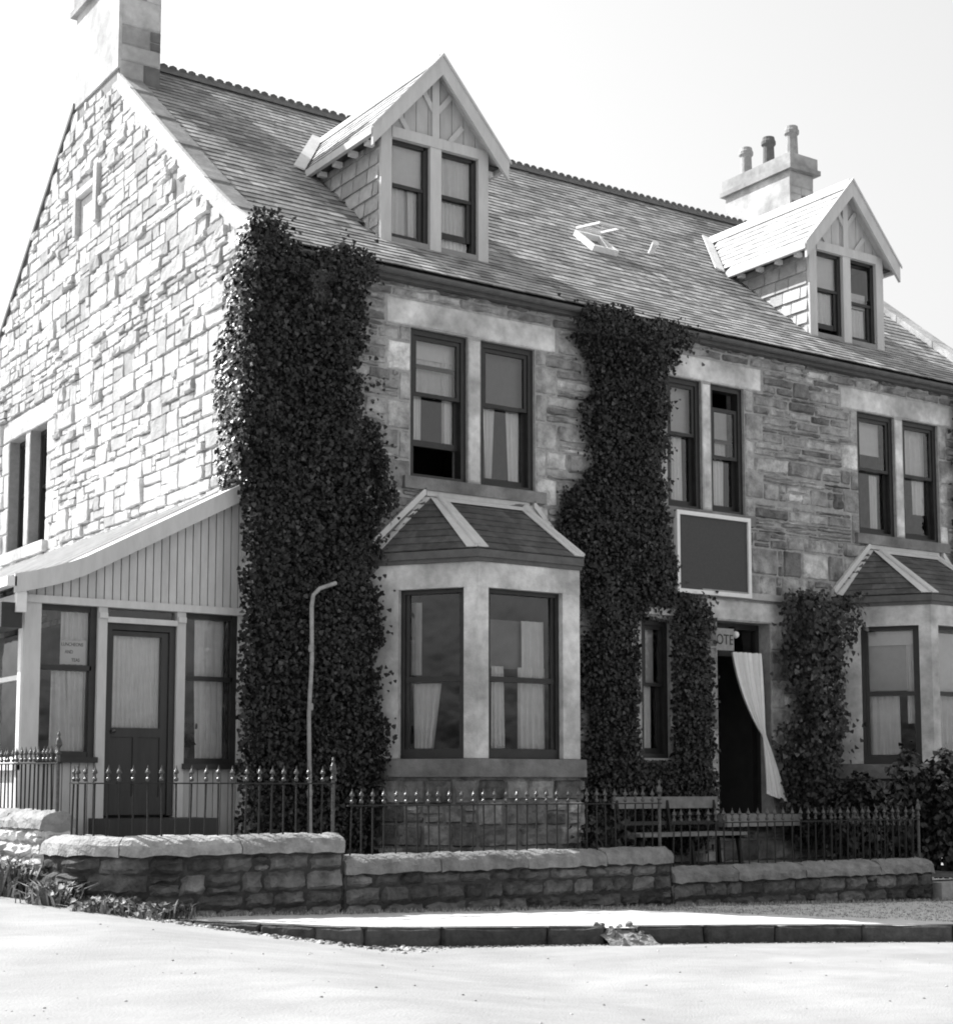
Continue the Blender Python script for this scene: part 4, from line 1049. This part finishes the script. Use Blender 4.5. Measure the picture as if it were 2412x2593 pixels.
def garden_wall(name, path, ztop, base, label, th=.30, cop_h=.165, cop_w=.36, cm='coping', seed=1, face='rubblewall', joint='walljoint', gap=.013, tilt=0.0, rough_face=1.0, round_end=0):
    P_ = PathF(path); rs = random.Random(seed); zc = ztop - cop_h
    root = thing(name, (P_.p[len(P_.p) // 2].x, P_.p[len(P_.p) // 2].y, base), label, 'wall', 'stepped garden wall')
    zt = lambda u: tilt * u
    core = MB(); n = max(2, int(P_.T / .2))
    for sgn in (1, -1):
        for i in range(n):
            u0, u1 = P_.T * i / n, P_.T * (i + 1) / n
            (p, _, n0), (q, _, n1) = P_.at(u0), P_.at(u1)
            o0, o1 = n0 * (sgn * (th / 2 - .02)), n1 * (sgn * (th / 2 - .02)); a, b = Vector((0, 0, base - .3)), Vector((0, 0, zc + .02))
            f = (0, 1, 2, 3) if sgn > 0 else (3, 2, 1, 0)
            core.add([p + o0 + a, q + o1 + a, q + o1 + b + Vector((0, 0, zt(u1))), p + o0 + b + Vector((0, 0, zt(u0)))], [f])
    for u in (0, P_.T):
        p, t, nn = P_.at(u); h = th / 2 - .02
        core.add([p + nn * h + Vector((0, 0, base - .3)), p - nn * h + Vector((0, 0, base - .3)), p - nn * h + Vector((0, 0, zc)), p + nn * h + Vector((0, 0, zc))], [(0, 1, 2, 3)])
    core.build('wall_core', joint, root)
    st = MB()
    def Fw(u, v, d):
        p, t, nn = P_.at(u); return p + nn * (th / 2 - .02 + d) + Vector((0, 0, v + zt(u)))
    for s in rubble(rs, .01, P_.T - .01, base - .1, zc - .005, (), .15, .20, .52, .25):
        add_stone(st, Fw, s, rs, rs.uniform(.02, .06), rs.choice([.55, .7, .85, .95, 1.05, 1.25, 1.5]), .003, .95, .013, edge=.30, sink=-.010)
    for e, sg_ in ((0, -1), (P_.T, 1)):
        p, t, nn = P_.at(e)
        Fe = lambda u, v, d, p=p, t=t, nn=nn: p + nn * (u - th / 2) + t * (sg_ * d) + Vector((0, 0, v + zt(e)))
        for s in rubble(rs, 0, th, base - .1, zc, (), .16, .16, .3, .1): add_stone(st, Fe, s, rs, .03, rs.uniform(.6, 1.2), .012, .8, .012, edge=.3)
    st.build('rubble', face, root)
    cp = MB(); L = P_.T; m = max(1, round(L / 1.0)); cuts = [L * i / m + (rs.uniform(-.1, .1) if 0 < i < m else 0) for i in range(m + 1)]
    na = 9; prof = [(-cop_w / 2, 0), (-cop_w / 2, cop_h * .35)] + [(-cop_w / 2 * math.cos(math.pi * k / na), cop_h * (.35 + .65 * math.sin(math.pi * k / na))) for k in range(1, na)] + [(cop_w / 2, cop_h * .35), (cop_w / 2, 0)]
    for a, b in zip(cuts[:-1], cuts[1:]):
        k = max(2, int((b - a) / .08)); vs = []; t = rs.uniform(.85, 1.1)
        for i in range(k + 1):
            u = a + .004 + (b - a - .008) * i / k; p, tt, nn = P_.at(u)
            en = 1 - (.06 if i in (0, k) else 0)
            for o, z in prof: vs.append(p + nn * (o * en + rs.uniform(-.012, .012)) + Vector((0, 0, zc + z * en + rs.uniform(-.012, .012) + zt(u))))
        q = len(prof); fs = [(i * q + j, i * q + j + 1, (i + 1) * q + j + 1, (i + 1) * q + j) for i in range(k) for j in range(q - 1)]
        fs += [tuple(range(q)), tuple(range((k + 1) * q - 1, k * q - 1, -1))]; cp.add(vs, fs, t)
    cp.build('coping', cm, root)
    return root, P_
# outward side must be the right-hand normal when walking the path: side street first, then along the front
arc = [(-2.2 - .77 * math.cos(a), -2.62 - .73 * math.sin(a)) for a in [math.pi / 2 * k / 9 for k in range(10)]]
wallA = garden_wall('garden_wall', [(-2.97, 7.5), (-2.97, 2.0), (-2.97, -2.30)], 1.44, .55, 'sunlit pale garden wall with round coping beside the side street', th=.3, seed=31, cop_h=.16, tilt=-.004, cm='sunlit_coping', face='gable', joint='pale_mortar')
wallB = garden_wall('garden_wall', [(-2.97, -2.32)] + arc[1:] + [(-1.5, -3.35), (-.78, -3.35)], 1.20, .45, 'curved rubble garden wall with half sunlit coping at the street corner', seed=32, cm='sunlit_coping')
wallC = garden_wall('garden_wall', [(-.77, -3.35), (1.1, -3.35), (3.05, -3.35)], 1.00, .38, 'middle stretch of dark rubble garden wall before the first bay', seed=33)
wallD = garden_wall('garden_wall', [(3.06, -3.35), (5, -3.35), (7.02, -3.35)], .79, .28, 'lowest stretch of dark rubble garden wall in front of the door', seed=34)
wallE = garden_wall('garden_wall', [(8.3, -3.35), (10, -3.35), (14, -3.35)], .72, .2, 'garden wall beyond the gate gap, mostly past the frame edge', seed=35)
mb = MB(); mb.box(7.10, 8.2, -3.55, -3.15, .20, .50); one(mb, 'gate_step', 'sandstone_step', (7.6, -3.35, .3), 'pale stone step in the gate gap right of the garden wall', 'step')

# ---------------------------------------------------------------- railings
def bar_mesh(h):
    mb = MB(); r = .010
    mb.tube([(0, 0, -.06), (0, 0, h)], .0085, 6)
    return mb
def fin_mesh(h):
    mb = MB(); mb.lathe((0, 0, h), [(.010, -.045), (.019, -.035), (.019, -.018), (.010, -.008), (.010, .018), (.024, .028), (.020, .042), (.008, .065), (.002, .095)], 8); return mb
def railing(P_, u0, u1, ztop, label, h=.45, sp=.122, tilt=0, posts=(), seed=2):
    p0, _, _ = P_.at((u0 + u1) / 2); root = thing('railing', (p0.x, p0.y, ztop), label, 'railing', 'iron railings on the garden wall')
    mb = MB(); n = max(2, int((u1 - u0) / .2)); pts = [P_.at(u0 + (u1 - u0) * i / n)[0] + Vector((0, 0, ztop + h + tilt * (u0 + (u1 - u0) * i / n))) for i in range(n + 1)]
    for a, b in zip(pts[:-1], pts[1:]): mb.beam(a, b, .035, .012, (0, 0, 1))
    mb.build('top_rail', 'iron', root)
    rs = random.Random(seed); m0 = bar_mesh(h).build('bar', 'iron', root, (0, 0, 0)); f0 = fin_mesh(h + .06).build('finial', 'finial', m0, (0, 0, 0))
    k = 0; u = u0 + .03; first = True
    while u < u1:
        p = P_.at(u)[0]
        if first: o, f = m0, f0
        else:
            o = m0.copy(); COL.objects.link(o); o.parent = root; f = f0.copy(); COL.objects.link(f); f.parent = o
        o.location = Vector((p.x, p.y, ztop + tilt * u)) - root_org(root); o.rotation_euler = (rs.uniform(-.02, .02), rs.uniform(-.02, .02), rs.uniform(0, 3)); first = False
        u += sp * rs.uniform(.93, 1.07)
    for u in posts:
        p = P_.at(u)[0]; mb = MB(); mb.tube([(p.x, p.y, ztop - .05), (p.x, p.y, ztop + h + .05)], .017, 8)
        mb.lathe((p.x, p.y, ztop + h + .03), [(.016, 0), (.028, .015), (.016, .04), (.014, .06), (.032, .09), (.024, .13), (.010, .16), (.016, .18), (.003, .21)], 10); mb.build('post', 'finial', root)
    return root
railing(wallA[1], 3.0, wallA[1].T - .02, 1.44, 'tall iron railing with ball tips on the side street wall', h=.42, tilt=-.004, posts=(wallA[1].T - .05,))
railing(wallB[1], .25, wallB[1].T - .02, 1.19, 'curved spearhead railing with sunlit tips on the corner wall', h=.45, posts=(wallB[1].T - .04,))
railing(wallC[1], .1, wallC[1].T - .02, .99, 'spearhead railing on the middle wall before the first bay', h=.45, posts=(wallC[1].T - .04,))
railing(wallD[1], .1, wallD[1].T - .05, .78, 'dark spearhead railing on the lowest wall before the bench', h=.45, posts=(wallD[1].T - .06,))
pr_ = PathF([(7.15, -3.1), (7.35, -2.2), (7.6, -1.2)])
railing(pr_, 0, pr_.T, .62, 'pale low railing beside the path inside the gate gap', h=.5)

# ================================================================= BENCH
bn = thing('garden_bench', (5.6, -.6, .72), 'slatted garden bench with pale rails below the ivy beside the front door', 'bench')
bz = .62
mb = MB(); mb.box(4.86, 6.62, -.30, -.265, 1.33, 1.48); mb.build('backrest', 'benchwood', bn)
mb = MB(); mb.box(4.86, 6.62, -.32, -.285, 1.12, 1.17); mb.build('back_rail', 'doorwood', bn)
mb = MB()
for k in range(4): mb.box(4.84, 6.62, -.85 + .14 * k, -.74 + .14 * k, .99, 1.03)
mb.build('seat', 'benchwood', bn)
for x in (4.92, 5.75, 6.55):
    mb = MB(); mb.beam((x, -.80, bz), (x, -.74, .99), .05, .04, (1, 0, 0)); mb.beam((x, -.40, bz), (x, -.36, 1.0), .05, .04, (1, 0, 0)); mb.beam((x, -.36, 1.0), (x, -.27, 1.46), .05, .04, (1, 0, 0)); mb.beam((x, -.85, .97), (x, -.36, .97), .04, .04, (1, 0, 0))
    mb.build('leg', 'iron', bn)

# ================================================================= PIPE
mb = MB(); x, y = .55, -.34
mb.tube([(x + .02, y, .80), (x, y, 1.6), (x - .02, y, 2.4), (x + .01, y, 3.0), (x, y, 3.62), (x + .02, y, 3.74), (x + .10, y, 3.82), (x + .32, y + .03, 3.90)], .024, 10)
for z in (1.5, 2.45, 3.1): mb.lathe((x, y, z), [(.026, 0), (.032, .02), (.032, .06), (.026, .08)], 10)
one(mb, 'standpipe', 'pipe', (x, y, .8), 'pale thin pipe with a bent top standing against the corner ivy', 'pipe')

# ================================================================= IVY
def in_poly(x, z, poly):
    c = False; j = len(poly) - 1
    for i in range(len(poly)):
        (a, b), (p, q) = poly[i], poly[j]
        if (b > z) != (q > z) and x < (p - a) * (z - b) / (q - b) + a: c = not c
        j = i
    return c
def edge_dist(x, z, poly):
    m = 9
    for i in range(len(poly)):
        (a, b), (p, q) = poly[i - 1], poly[i]; dx, dz = p - a, q - b; L = dx * dx + dz * dz + 1e-9
        t = max(0, min(1, ((x - a) * dx + (z - b) * dz) / L)); m = min(m, math.hypot(x - a - t * dx, z - b - t * dz))
    return m
def leaf(mb, p, nrm, down, s, rs, t):
    nrm = nrm.normalized(); dn = (down - nrm * down.dot(nrm)).normalized(); sd = nrm.cross(dn)
    f = s * .16
    pts = [(0, 0, 0), (-.52, .18, f), (-.36, .62, f * .7), (0, 1, 0), (.36, .62, f * .7), (.52, .18, f)]
    vs = [p + sd * (a * s) + dn * (b * s) + nrm * c for a, b, c in pts]
    mb.add(vs, [(0, 3, 2, 1), (0, 5, 4, 3)], t)
def foliage(mb, rs, poly, place, dens, smin=.026, smax=.066, nrm=Vector((0, -1, 0)), holes=(), thick=.10, tones=(.5, .7, .8, .9, 1, 1, 1.15, 1.3, 1.6, 2.2, 4.5)):
    xs_ = [p[0] for p in poly]; zs_ = [p[1] for p in poly]; a, b, c, d = min(xs_), max(xs_), min(zs_), max(zs_)
    n = int((b - a) * (d - c) * dens); ph = [(rs.uniform(1.5, 6), rs.uniform(0, 6.28), rs.uniform(0, 6.28)) for _ in range(7)]
    for _ in range(n):
        x, z = rs.uniform(a - .06, b + .06), rs.uniform(c - .05, d + .05)
        e = edge_dist(x, z, poly); ins = in_poly(x, z, poly)
        sd_ = (e if ins else -e) + .10 * sum(math.sin(f * 2.3 * (x * math.cos(q * 2) + z * math.sin(q * 2)) + p) for f, q, p in ph) / 3.2
        if sd_ < 0 and rs.random() > .5 * math.exp(sd_ / .05): continue
        if sd_ < .12 and rs.random() < .30: continue
        if any(h[0] < x < h[1] and h[2] < z < h[3] and rs.random() < h[4] for h in holes): continue
        cl = sum(math.sin(f * (x * math.cos(q) + z * math.sin(q)) + p) for f, q, p in ph) / 7
        dep = rs.random() ** .8 * thick * (.6 + .9 * min(1, e / .25 if ins else 0)) + .03 + max(0, cl) * .10 * (min(1, e / .3) if ins else 0)
        p = place(x, z, dep)
        q = nrm + Vector((rs.gauss(0, .45), rs.gauss(0, .45), rs.gauss(.25, .45)))
        dn = Vector((rs.gauss(0, .5), rs.gauss(0, .5), -1))
        leaf(mb, p, q, dn, rs.uniform(smin, smax), rs, rs.choice(tones) * (1 + .5 * cl))
def stems(mb, rs, poly, place, n, hole=None):
    xs_ = [p[0] for p in poly]; zs_ = [p[1] for p in poly]
    for _ in range(n):
        x = rs.uniform(min(xs_) + .2, max(xs_) - .2); z = min(zs_) ; pts = []
        while z < max(zs_) - .2 and len(pts) < 60:
            if in_poly(x, z, poly) and edge_dist(x, z, poly) > .12 and not (hole and hole[0] < x < hole[1] and hole[2] < z < hole[3]): pts.append(place(x, z, .03))
            elif len(pts) > 3: break
            else: pts = []
            z += .18; x += rs.uniform(-.09, .09)
        if len(pts) > 3: mb.tube(pts, [.02 * (1 - .7 * i / len(pts)) for i in range(len(pts))], 5)

ivy1 = [(-.12, .85), (-.12, 8.02), (.08, 8.14), (.24, 8.10), (.30, 7.82), (.55, 7.74), (.95, 7.86), (1.30, 7.88), (1.42, 7.70), (1.37, 6.97), (1.30, 6.59), (1.42, 5.99), (1.66, 5.45), (1.80, 5.12), (1.74, 4.80), (1.60, 4.45), (1.50, 4.18), (1.58, 4.02), (1.62, 3.8), (1.58, 3.0), (1.64, 2.4), (1.66, 1.8), (1.62, 1.5), (1.56, .85)]
def pl1(x, z, d): return Vector((x - .05 - max(0, x - 1.45) * .55, -d - (.18 if z > 7.45 else .05) - max(0, x - 1.45) * .9, z))
r1 = random.Random(51); iv = thing('ivy', (.7, 0, .85), 'tall dark ivy covering the front corner of the house from ground to eave', 'ivy')
mb = MB(); foliage(mb, r1, ivy1, pl1, 3000, holes=[(.62, .92, 7.2, 7.55, .75), (-.2, .9, .8, 1.75, .30)])
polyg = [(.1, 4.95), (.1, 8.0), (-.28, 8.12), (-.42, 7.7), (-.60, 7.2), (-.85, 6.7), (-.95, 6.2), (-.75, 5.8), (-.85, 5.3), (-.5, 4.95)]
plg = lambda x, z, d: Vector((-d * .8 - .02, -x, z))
foliage(mb, r1, polyg, plg, 900, .04, .085, nrm=Vector((-1, -.1, .5)), thick=.12, tones=(.5, .8, 1, 1.5, 10, 24))  # palest leaf tones paint sun glints into the gable-side ivy
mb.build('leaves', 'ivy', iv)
mb = MB(); stems(mb, r1, ivy1, lambda x, z, d: pl1(x, z, .02), 16); mb.build('stems', 'stem', iv)

ivy2 = [(4.44, .75), (4.66, 1.8), (4.66, 2.76), (4.62, 4.2), (4.47, 4.59), (4.1, 4.98), (4.30, 5.17), (4.72, 5.60), (4.72, 6.4), (4.72, 7.1), (4.50, 7.42), (4.44, 7.76), (5.0, 7.82), (5.50, 7.84), (6.1, 7.78), (6.52, 7.74), (6.50, 7.50), (6.25, 7.38), (6.12, 7.24), (6.06, 6.95), (6.05, 6.4), (6.05, 5.34), (6.12, 5.2), (6.16, 4.14), (6.88, 4.12), (6.84, 3.9), (6.80, 3.4), (6.84, 2.5), (6.80, 1.5), (6.7, .75)]
def pl2(x, z, d): return Vector((x - .09, -d - (.18 if z > 7.45 else .04), z))
r2 = random.Random(52); iv = thing('ivy', (5.5, 0, .75), 'dark ivy between the first bay and the front door, reaching the gutter', 'ivy')
mb = MB(); foliage(mb, r2, ivy2, pl2, 3000, holes=[(5.50, 6.10, 1.95, 3.78, 1), (6.10, 6.26, 2.0, 3.78, .2), (5.68, 6.12, 3.80, 3.97, .9), (4.9, 6.7, .7, 1.5, .35)]); mb.build('leaves', 'ivy', iv)
mb = MB(); stems(mb, r2, ivy2, lambda x, z, d: pl2(x, z, .02), 14, (5.55, 6.32, 1.9, 4.05)); mb.build('stems', 'stem', iv)

ivy3 = [(8.25, .8), (8.1, 1.6), (7.98, 2.3), (8.15, 2.6), (8.02, 3.2), (8.15, 3.5), (8.1, 4.0), (8.3, 4.3), (8.75, 4.33), (9.30, 4.20), (9.40, 3.95), (9.1, 3.5), (9.15, 3.0), (9.12, 2.4), (8.98, 1.9), (9.05, 1.2), (9.1, .8)]
r3 = random.Random(53); iv = thing('creeper', (8.6, -.1, .7), 'leafy creeper between the front door and the second bay', 'creeper')
pl3 = lambda x, z, d: Vector((x - .12, -d * 1.6 - .05 - max(0, x - 9.0) * .8, z))
mb = MB(); foliage(mb, r3, ivy3, pl3, 1500, .04, .09, holes=[(8.5, 8.85, 2.9, 3.3, .5), (8.05, 8.3, 2.2, 3.4, .45)], thick=.2); mb.build('leaves', 'creeper', iv)
mb = MB(); stems(mb, r3, ivy3, lambda x, z, d: pl3(x, z, .02), 7); mb.build('stems', 'stem', iv)

ivy4 = [(11.9, .8), (11.75, 6), (11.9, 7.5), (13.4, 7.7), (13.5, .8)]
r4 = random.Random(54); iv = thing('ivy', (12.6, 0, .7), 'sliver of dark ivy at the right edge of the facade below the gutter', 'ivy')
pl4 = lambda x, z, d: Vector((x, -d - .06, z))
mb = MB(); foliage(mb, r4, [(x, z) for x, z in ivy4], pl4, 900, .04, .08); mb.build('leaves', 'ivy', iv)
mb = MB(); stems(mb, r4, ivy4, pl4, 5); mb.build('stems', 'stem', iv)

# hedge / shrubs in the garden
def shrub(name, c, rad, n, label, cat, smin, smax, seed, m='creeper', group=None, drop=0.0):
    rs = random.Random(seed); root = thing(name, c, label, cat, group); mb = MB(); C_ = Vector(c)
    cl = [(Vector((rs.uniform(-.75, .75), rs.uniform(-.75, .75), rs.uniform(.1, .85))), rs.uniform(.28, .5)) for _ in range(16)]
    for _ in range(n):
        o, r = rs.choice(cl); v = Vector((rs.gauss(0, 1), rs.gauss(0, 1), rs.gauss(0, 1))).normalized() * r * rs.uniform(.55, 1.05)
        q = o + v; q.z = max(.02, q.z)
        p = C_ + Vector((q.x * rad[0], q.y * rad[1], q.z * rad[2])); leaf(mb, p, v + Vector((rs.gauss(0, .4), rs.gauss(0, .4), .3)), Vector((rs.gauss(0, .6), rs.gauss(0, .6), -1)), rs.uniform(smin, smax), rs, rs.choice([.5, .7, 1, 1.2, 1.6]))
    mb.build('leaves', m, root)
    mb = MB()
    for o, r in cl: 
        e = C_ + Vector((o.x * rad[0], o.y * rad[1], o.z * rad[2])); mb.tube([C_ + Vector((o.x * .15, o.y * .15, -.1)), C_.lerp(e, .5) + Vector((0, 0, .05)), e], [.02, .013, .006], 5)
    mb.build('stems', 'stem', root); return root
shrub('shrub', (8.35, -1.25, .55), (.75, .55, 1.15), 3600, 'dark bushy shrub below the creeper right of the door', 'shrub', .05, .10, 71)
shrub('shrub', (9.35, -1.70, .50), (.85, .55, 1.42), 4200, 'dark dense shrub under the canted pane of the second bay', 'shrub', .05, .10, 72)
shrub('shrub', (10.5, -2.0, .50), (.9, .6, 1.42), 3800, 'dark shrub in front of the second bay at the frame edge', 'shrub', .05, .10, 73)
shrub('low_plant', (3.85, -1.55, .70), (.35, .3, .5), 350, 'low dark plant at the right foot of the first bay', 'plant', .05, .10, 74)

# ---------------------------------------------------------------- weeds and grass
def weed(loc, label, seed, n=90, h=.35, w=.3, broad=True):
    rs = random.Random(seed); root = thing('weed_clump', loc, label, 'weeds', 'weeds at the foot of the corner wall'); mb = MB(); L_ = Vector(loc)
    for _ in range(n):
        a = rs.uniform(0, 6.28); r0 = rs.uniform(0, w); p = L_ + Vector((math.cos(a) * r0, math.sin(a) * r0 * .6, -.02))
        hh = h * rs.uniform(.4, 1.1); ln = Vector((rs.gauss(0, .5), rs.gauss(0, .5), 0)) * hh; wd = Vector((math.sin(a + 1), math.cos(a + 1), 0)) * rs.uniform(.006, .014)
        m = p + ln * .35 + Vector((0, 0, hh * .7)); e = p + ln + Vector((0, 0, hh * rs.uniform(.7, 1)))
        mb.add([p - wd, p + wd, m + wd * .8, m - wd * .8, e], [(0, 1, 2, 3), (3, 2, 4)], rs.choice([.6, .9, 1.2, 1.8, 2.6]))
        if broad and rs.random() < .6: leaf(mb, m, Vector((rs.gauss(-.3, .5), rs.gauss(-.3, .5), 1)), Vector((rs.gauss(0, 1), rs.gauss(0, 1), -.3)), rs.uniform(.03, .06), rs, rs.choice([.6, 1, 1.6, 2.4]))
    mb.build('blades', 'weed', root); return root
WL = [((-3.30, 1.2), 'pale weed clump farthest along the side street wall'), ((-3.32, -.2), 'straggling weeds under the sunlit side street wall'), ((-3.34, -1.3), 'thick weeds leaning on the sunlit side street wall'),
      ((-3.36, -2.2), 'tangled weeds below the rounded wall end at the corner'), ((-3.22, -2.95), 'bushy weeds where the corner wall begins to curve'), ((-2.95, -3.45), 'leafy weeds at the foot of the curving corner wall'), ((-2.62, -3.72), 'low sparse weeds where the pavement begins')]
for k, ((x, y), lb) in enumerate(WL):
    big = 1 if k < 5 else .7
    weed((x, y, max(road_z(x, y), .5 if k < 6 else .4)), lb, 200 + k, int(210 * big), (.40 if k < 4 else .26) * big, .34)
mb = MB(); rs = random.Random(8)     # earth bank under the weeds
bk = [(-3.1, 7), (-3.1, 0), (-3.12, -1.5), (-3.1, -2.6), (-2.95, -3.15), (-2.55, -3.52)]; vs = []
for i, (x, y) in enumerate(bk):
    o = Vector((-1, -.15 * i / 3, 0)).normalized() if i < 4 else Vector((-.6, -.8, 0)); wz = .45 if i < 5 else .2
    b0 = Vector((x, y, 0)) - o * .05; tp_ = road_z(x, y) + (.14 if i < 5 else .06)
    for k in range(6):
        q = b0 + o * (wz * k / 5); q.z = tp_ + (road_z(q.x, q.y) - .03 - tp_) * (k / 5) ** .7 + rs.uniform(-.01, .01); vs.append(q)
mb.add(vs, [(i * 6 + j, i * 6 + j + 1, (i + 1) * 6 + j + 1, (i + 1) * 6 + j) for i in range(len(bk) - 1) for j in range(5)]); structure(mb.build('verge', 'garden', None, None, True))
# rough grass along the wall foot and the right-hand verge: nobody could count it
mb = MB(); rs = random.Random(12)
def tuft(x, y, z, h):
    for _ in range(3):
        a = rs.uniform(0, 6.28); wd = Vector((math.cos(a), math.sin(a), 0)) * .006; p = Vector((x + rs.uniform(-.02, .02), y + rs.uniform(-.02, .02), z)); e = p + Vector((rs.gauss(0, .35) * h, rs.gauss(0, .35) * h, h))
        mb.add([p - wd, p + wd, e], [(0, 1, 2)], rs.choice([.7, 1, 1.3, 1.8]))
for _ in range(2600):
    x = rs.uniform(-2.3, 12); y = -3.52 - abs(rs.gauss(0, .06)); tuft(x, y, g0(x) - .005, rs.uniform(.015, .05))
for _ in range(9000):
    x = rs.uniform(1.0, 12); yk = kerb_y(x) + .18; lim = sstep(1.2, 5.0, x); y = -3.5 + (yk + 3.5) * rs.random() * lim
    tuft(x, y, g0(x) - .004, rs.uniform(.006, .022))
o = mb.build('grass', 'grass'); o['kind'] = 'stuff'
mb = MB()
for _ in range(1500):
    k = rs.random() ** 1.6 * 9.5; x = -2.75 + k * .35 if rs.random() < .5 else -2.75 + k
    y = kerb_y(max(-2.7, x)) - abs(rs.gauss(0, .07 if x > -1 else .16)) - .02
    s = rs.choice([.006, .008, .010, .014, .022] if x < -1.2 else [.004, .006, .008, .010]); z = road_bumpy(x, y)
    mb.lathe((x, y, z - s * .3), [(s * .7, 0), (s * 1.1, s * .5), (s * .6, s)], 6, rs.choice([.15, .3, .6, 1]))
for _ in range(1000):
    x, y = rs.uniform(-7, 9), rs.uniform(-14, -4.2)
    if y > kerb_y(max(-2.7, x)) - .1: continue
    s = rs.choice([.003, .004, .004, .005, .006, .010]); z = road_bumpy(x, y)
    mb.lathe((x, y, z - s * .3), [(s * .7, 0), (s * 1.1, s * .5), (s * .6, s)], 5, rs.choice([.35, .5, .7, .9]))
o = mb.build('pebbles', 'pavement'); o['kind'] = 'stuff'

# ---------------------------------------------------------------- things inside the porch and on sills
pp = thing('potted_plant', (-.61, .50, 1.90), 'potted plant on the sill of the porch window right of the door', 'plant')
mb = MB(); mb.lathe((-.61, .50, 1.88), [(.06, 0), (.085, .14), (.09, .15), (.08, .16)], 12, .5); mb.build('pot', 'pot', pp)
mb = MB(); rs = random.Random(6)
for _ in range(60): leaf(mb, Vector((-.61 + rs.gauss(0, .06), .5 + rs.gauss(0, .05), 2.08 + rs.uniform(0, .24))), Vector((rs.gauss(0, .5), -1, .6)), Vector((rs.gauss(0, 1), 0, -.6)), rs.uniform(.05, .08), rs, 1)
mb.build('leaves', 'creeper', pp)
mb = MB(); mb.box(-.75, -.45, .40, .68, 1.26, 1.88); one(mb, 'plant_stand', 'doorwood', (-.6, .54, 1.26), 'dark wooden stand holding the plant inside the porch', 'stand')
ch = thing('chair', (-2.12, .85, 1.26), 'dark wooden chair seen through the left porch window', 'chair')
mb = MB(); mb.box(-2.32, -1.94, .66, 1.04, 1.70, 1.75); mb.build('seat', 'doorwood', ch)
mb = MB(); mb.box(-2.32, -2.28, .62, .66, 1.26, 2.28); mb.box(-1.98, -1.94, .62, .66, 1.26, 2.28); mb.box(-2.28, -1.98, .62, .65, 2.10, 2.24); mb.box(-2.28, -1.98, .62, .65, 1.92, 2.0); mb.build('backrest', 'doorwood', ch)
for x, y in ((-2.31, 1.0), (-1.97, 1.0)):
    mb = MB(); mb.box(x, x + .035, y, y + .035, 1.26, 1.70); mb.build('leg', 'doorwood', ch)
fp = thing('flower_pot', (10.05, -1.10, 1.93), 'flowering plant in a pot on the sill of the second bay', 'plant')
mb = MB(); mb.lathe((10.13, -1.13, 1.93), [(.035, 0), (.05, .08), (.055, .09)], 10, .7); mb.build('pot', 'pot', fp)
mb = MB()
for _ in range(40): leaf(mb, Vector((10.13 + rs.gauss(0, .05), -1.13 + rs.gauss(0, .04), 2.03 + rs.uniform(0, .12))), Vector((rs.gauss(-.3, .5), -1, .6)), Vector((rs.gauss(0, 1), 0, -.6)), rs.uniform(.035, .06), rs, rs.choice([1, 3, 9]))
mb.build('leaves', 'creeper', fp)
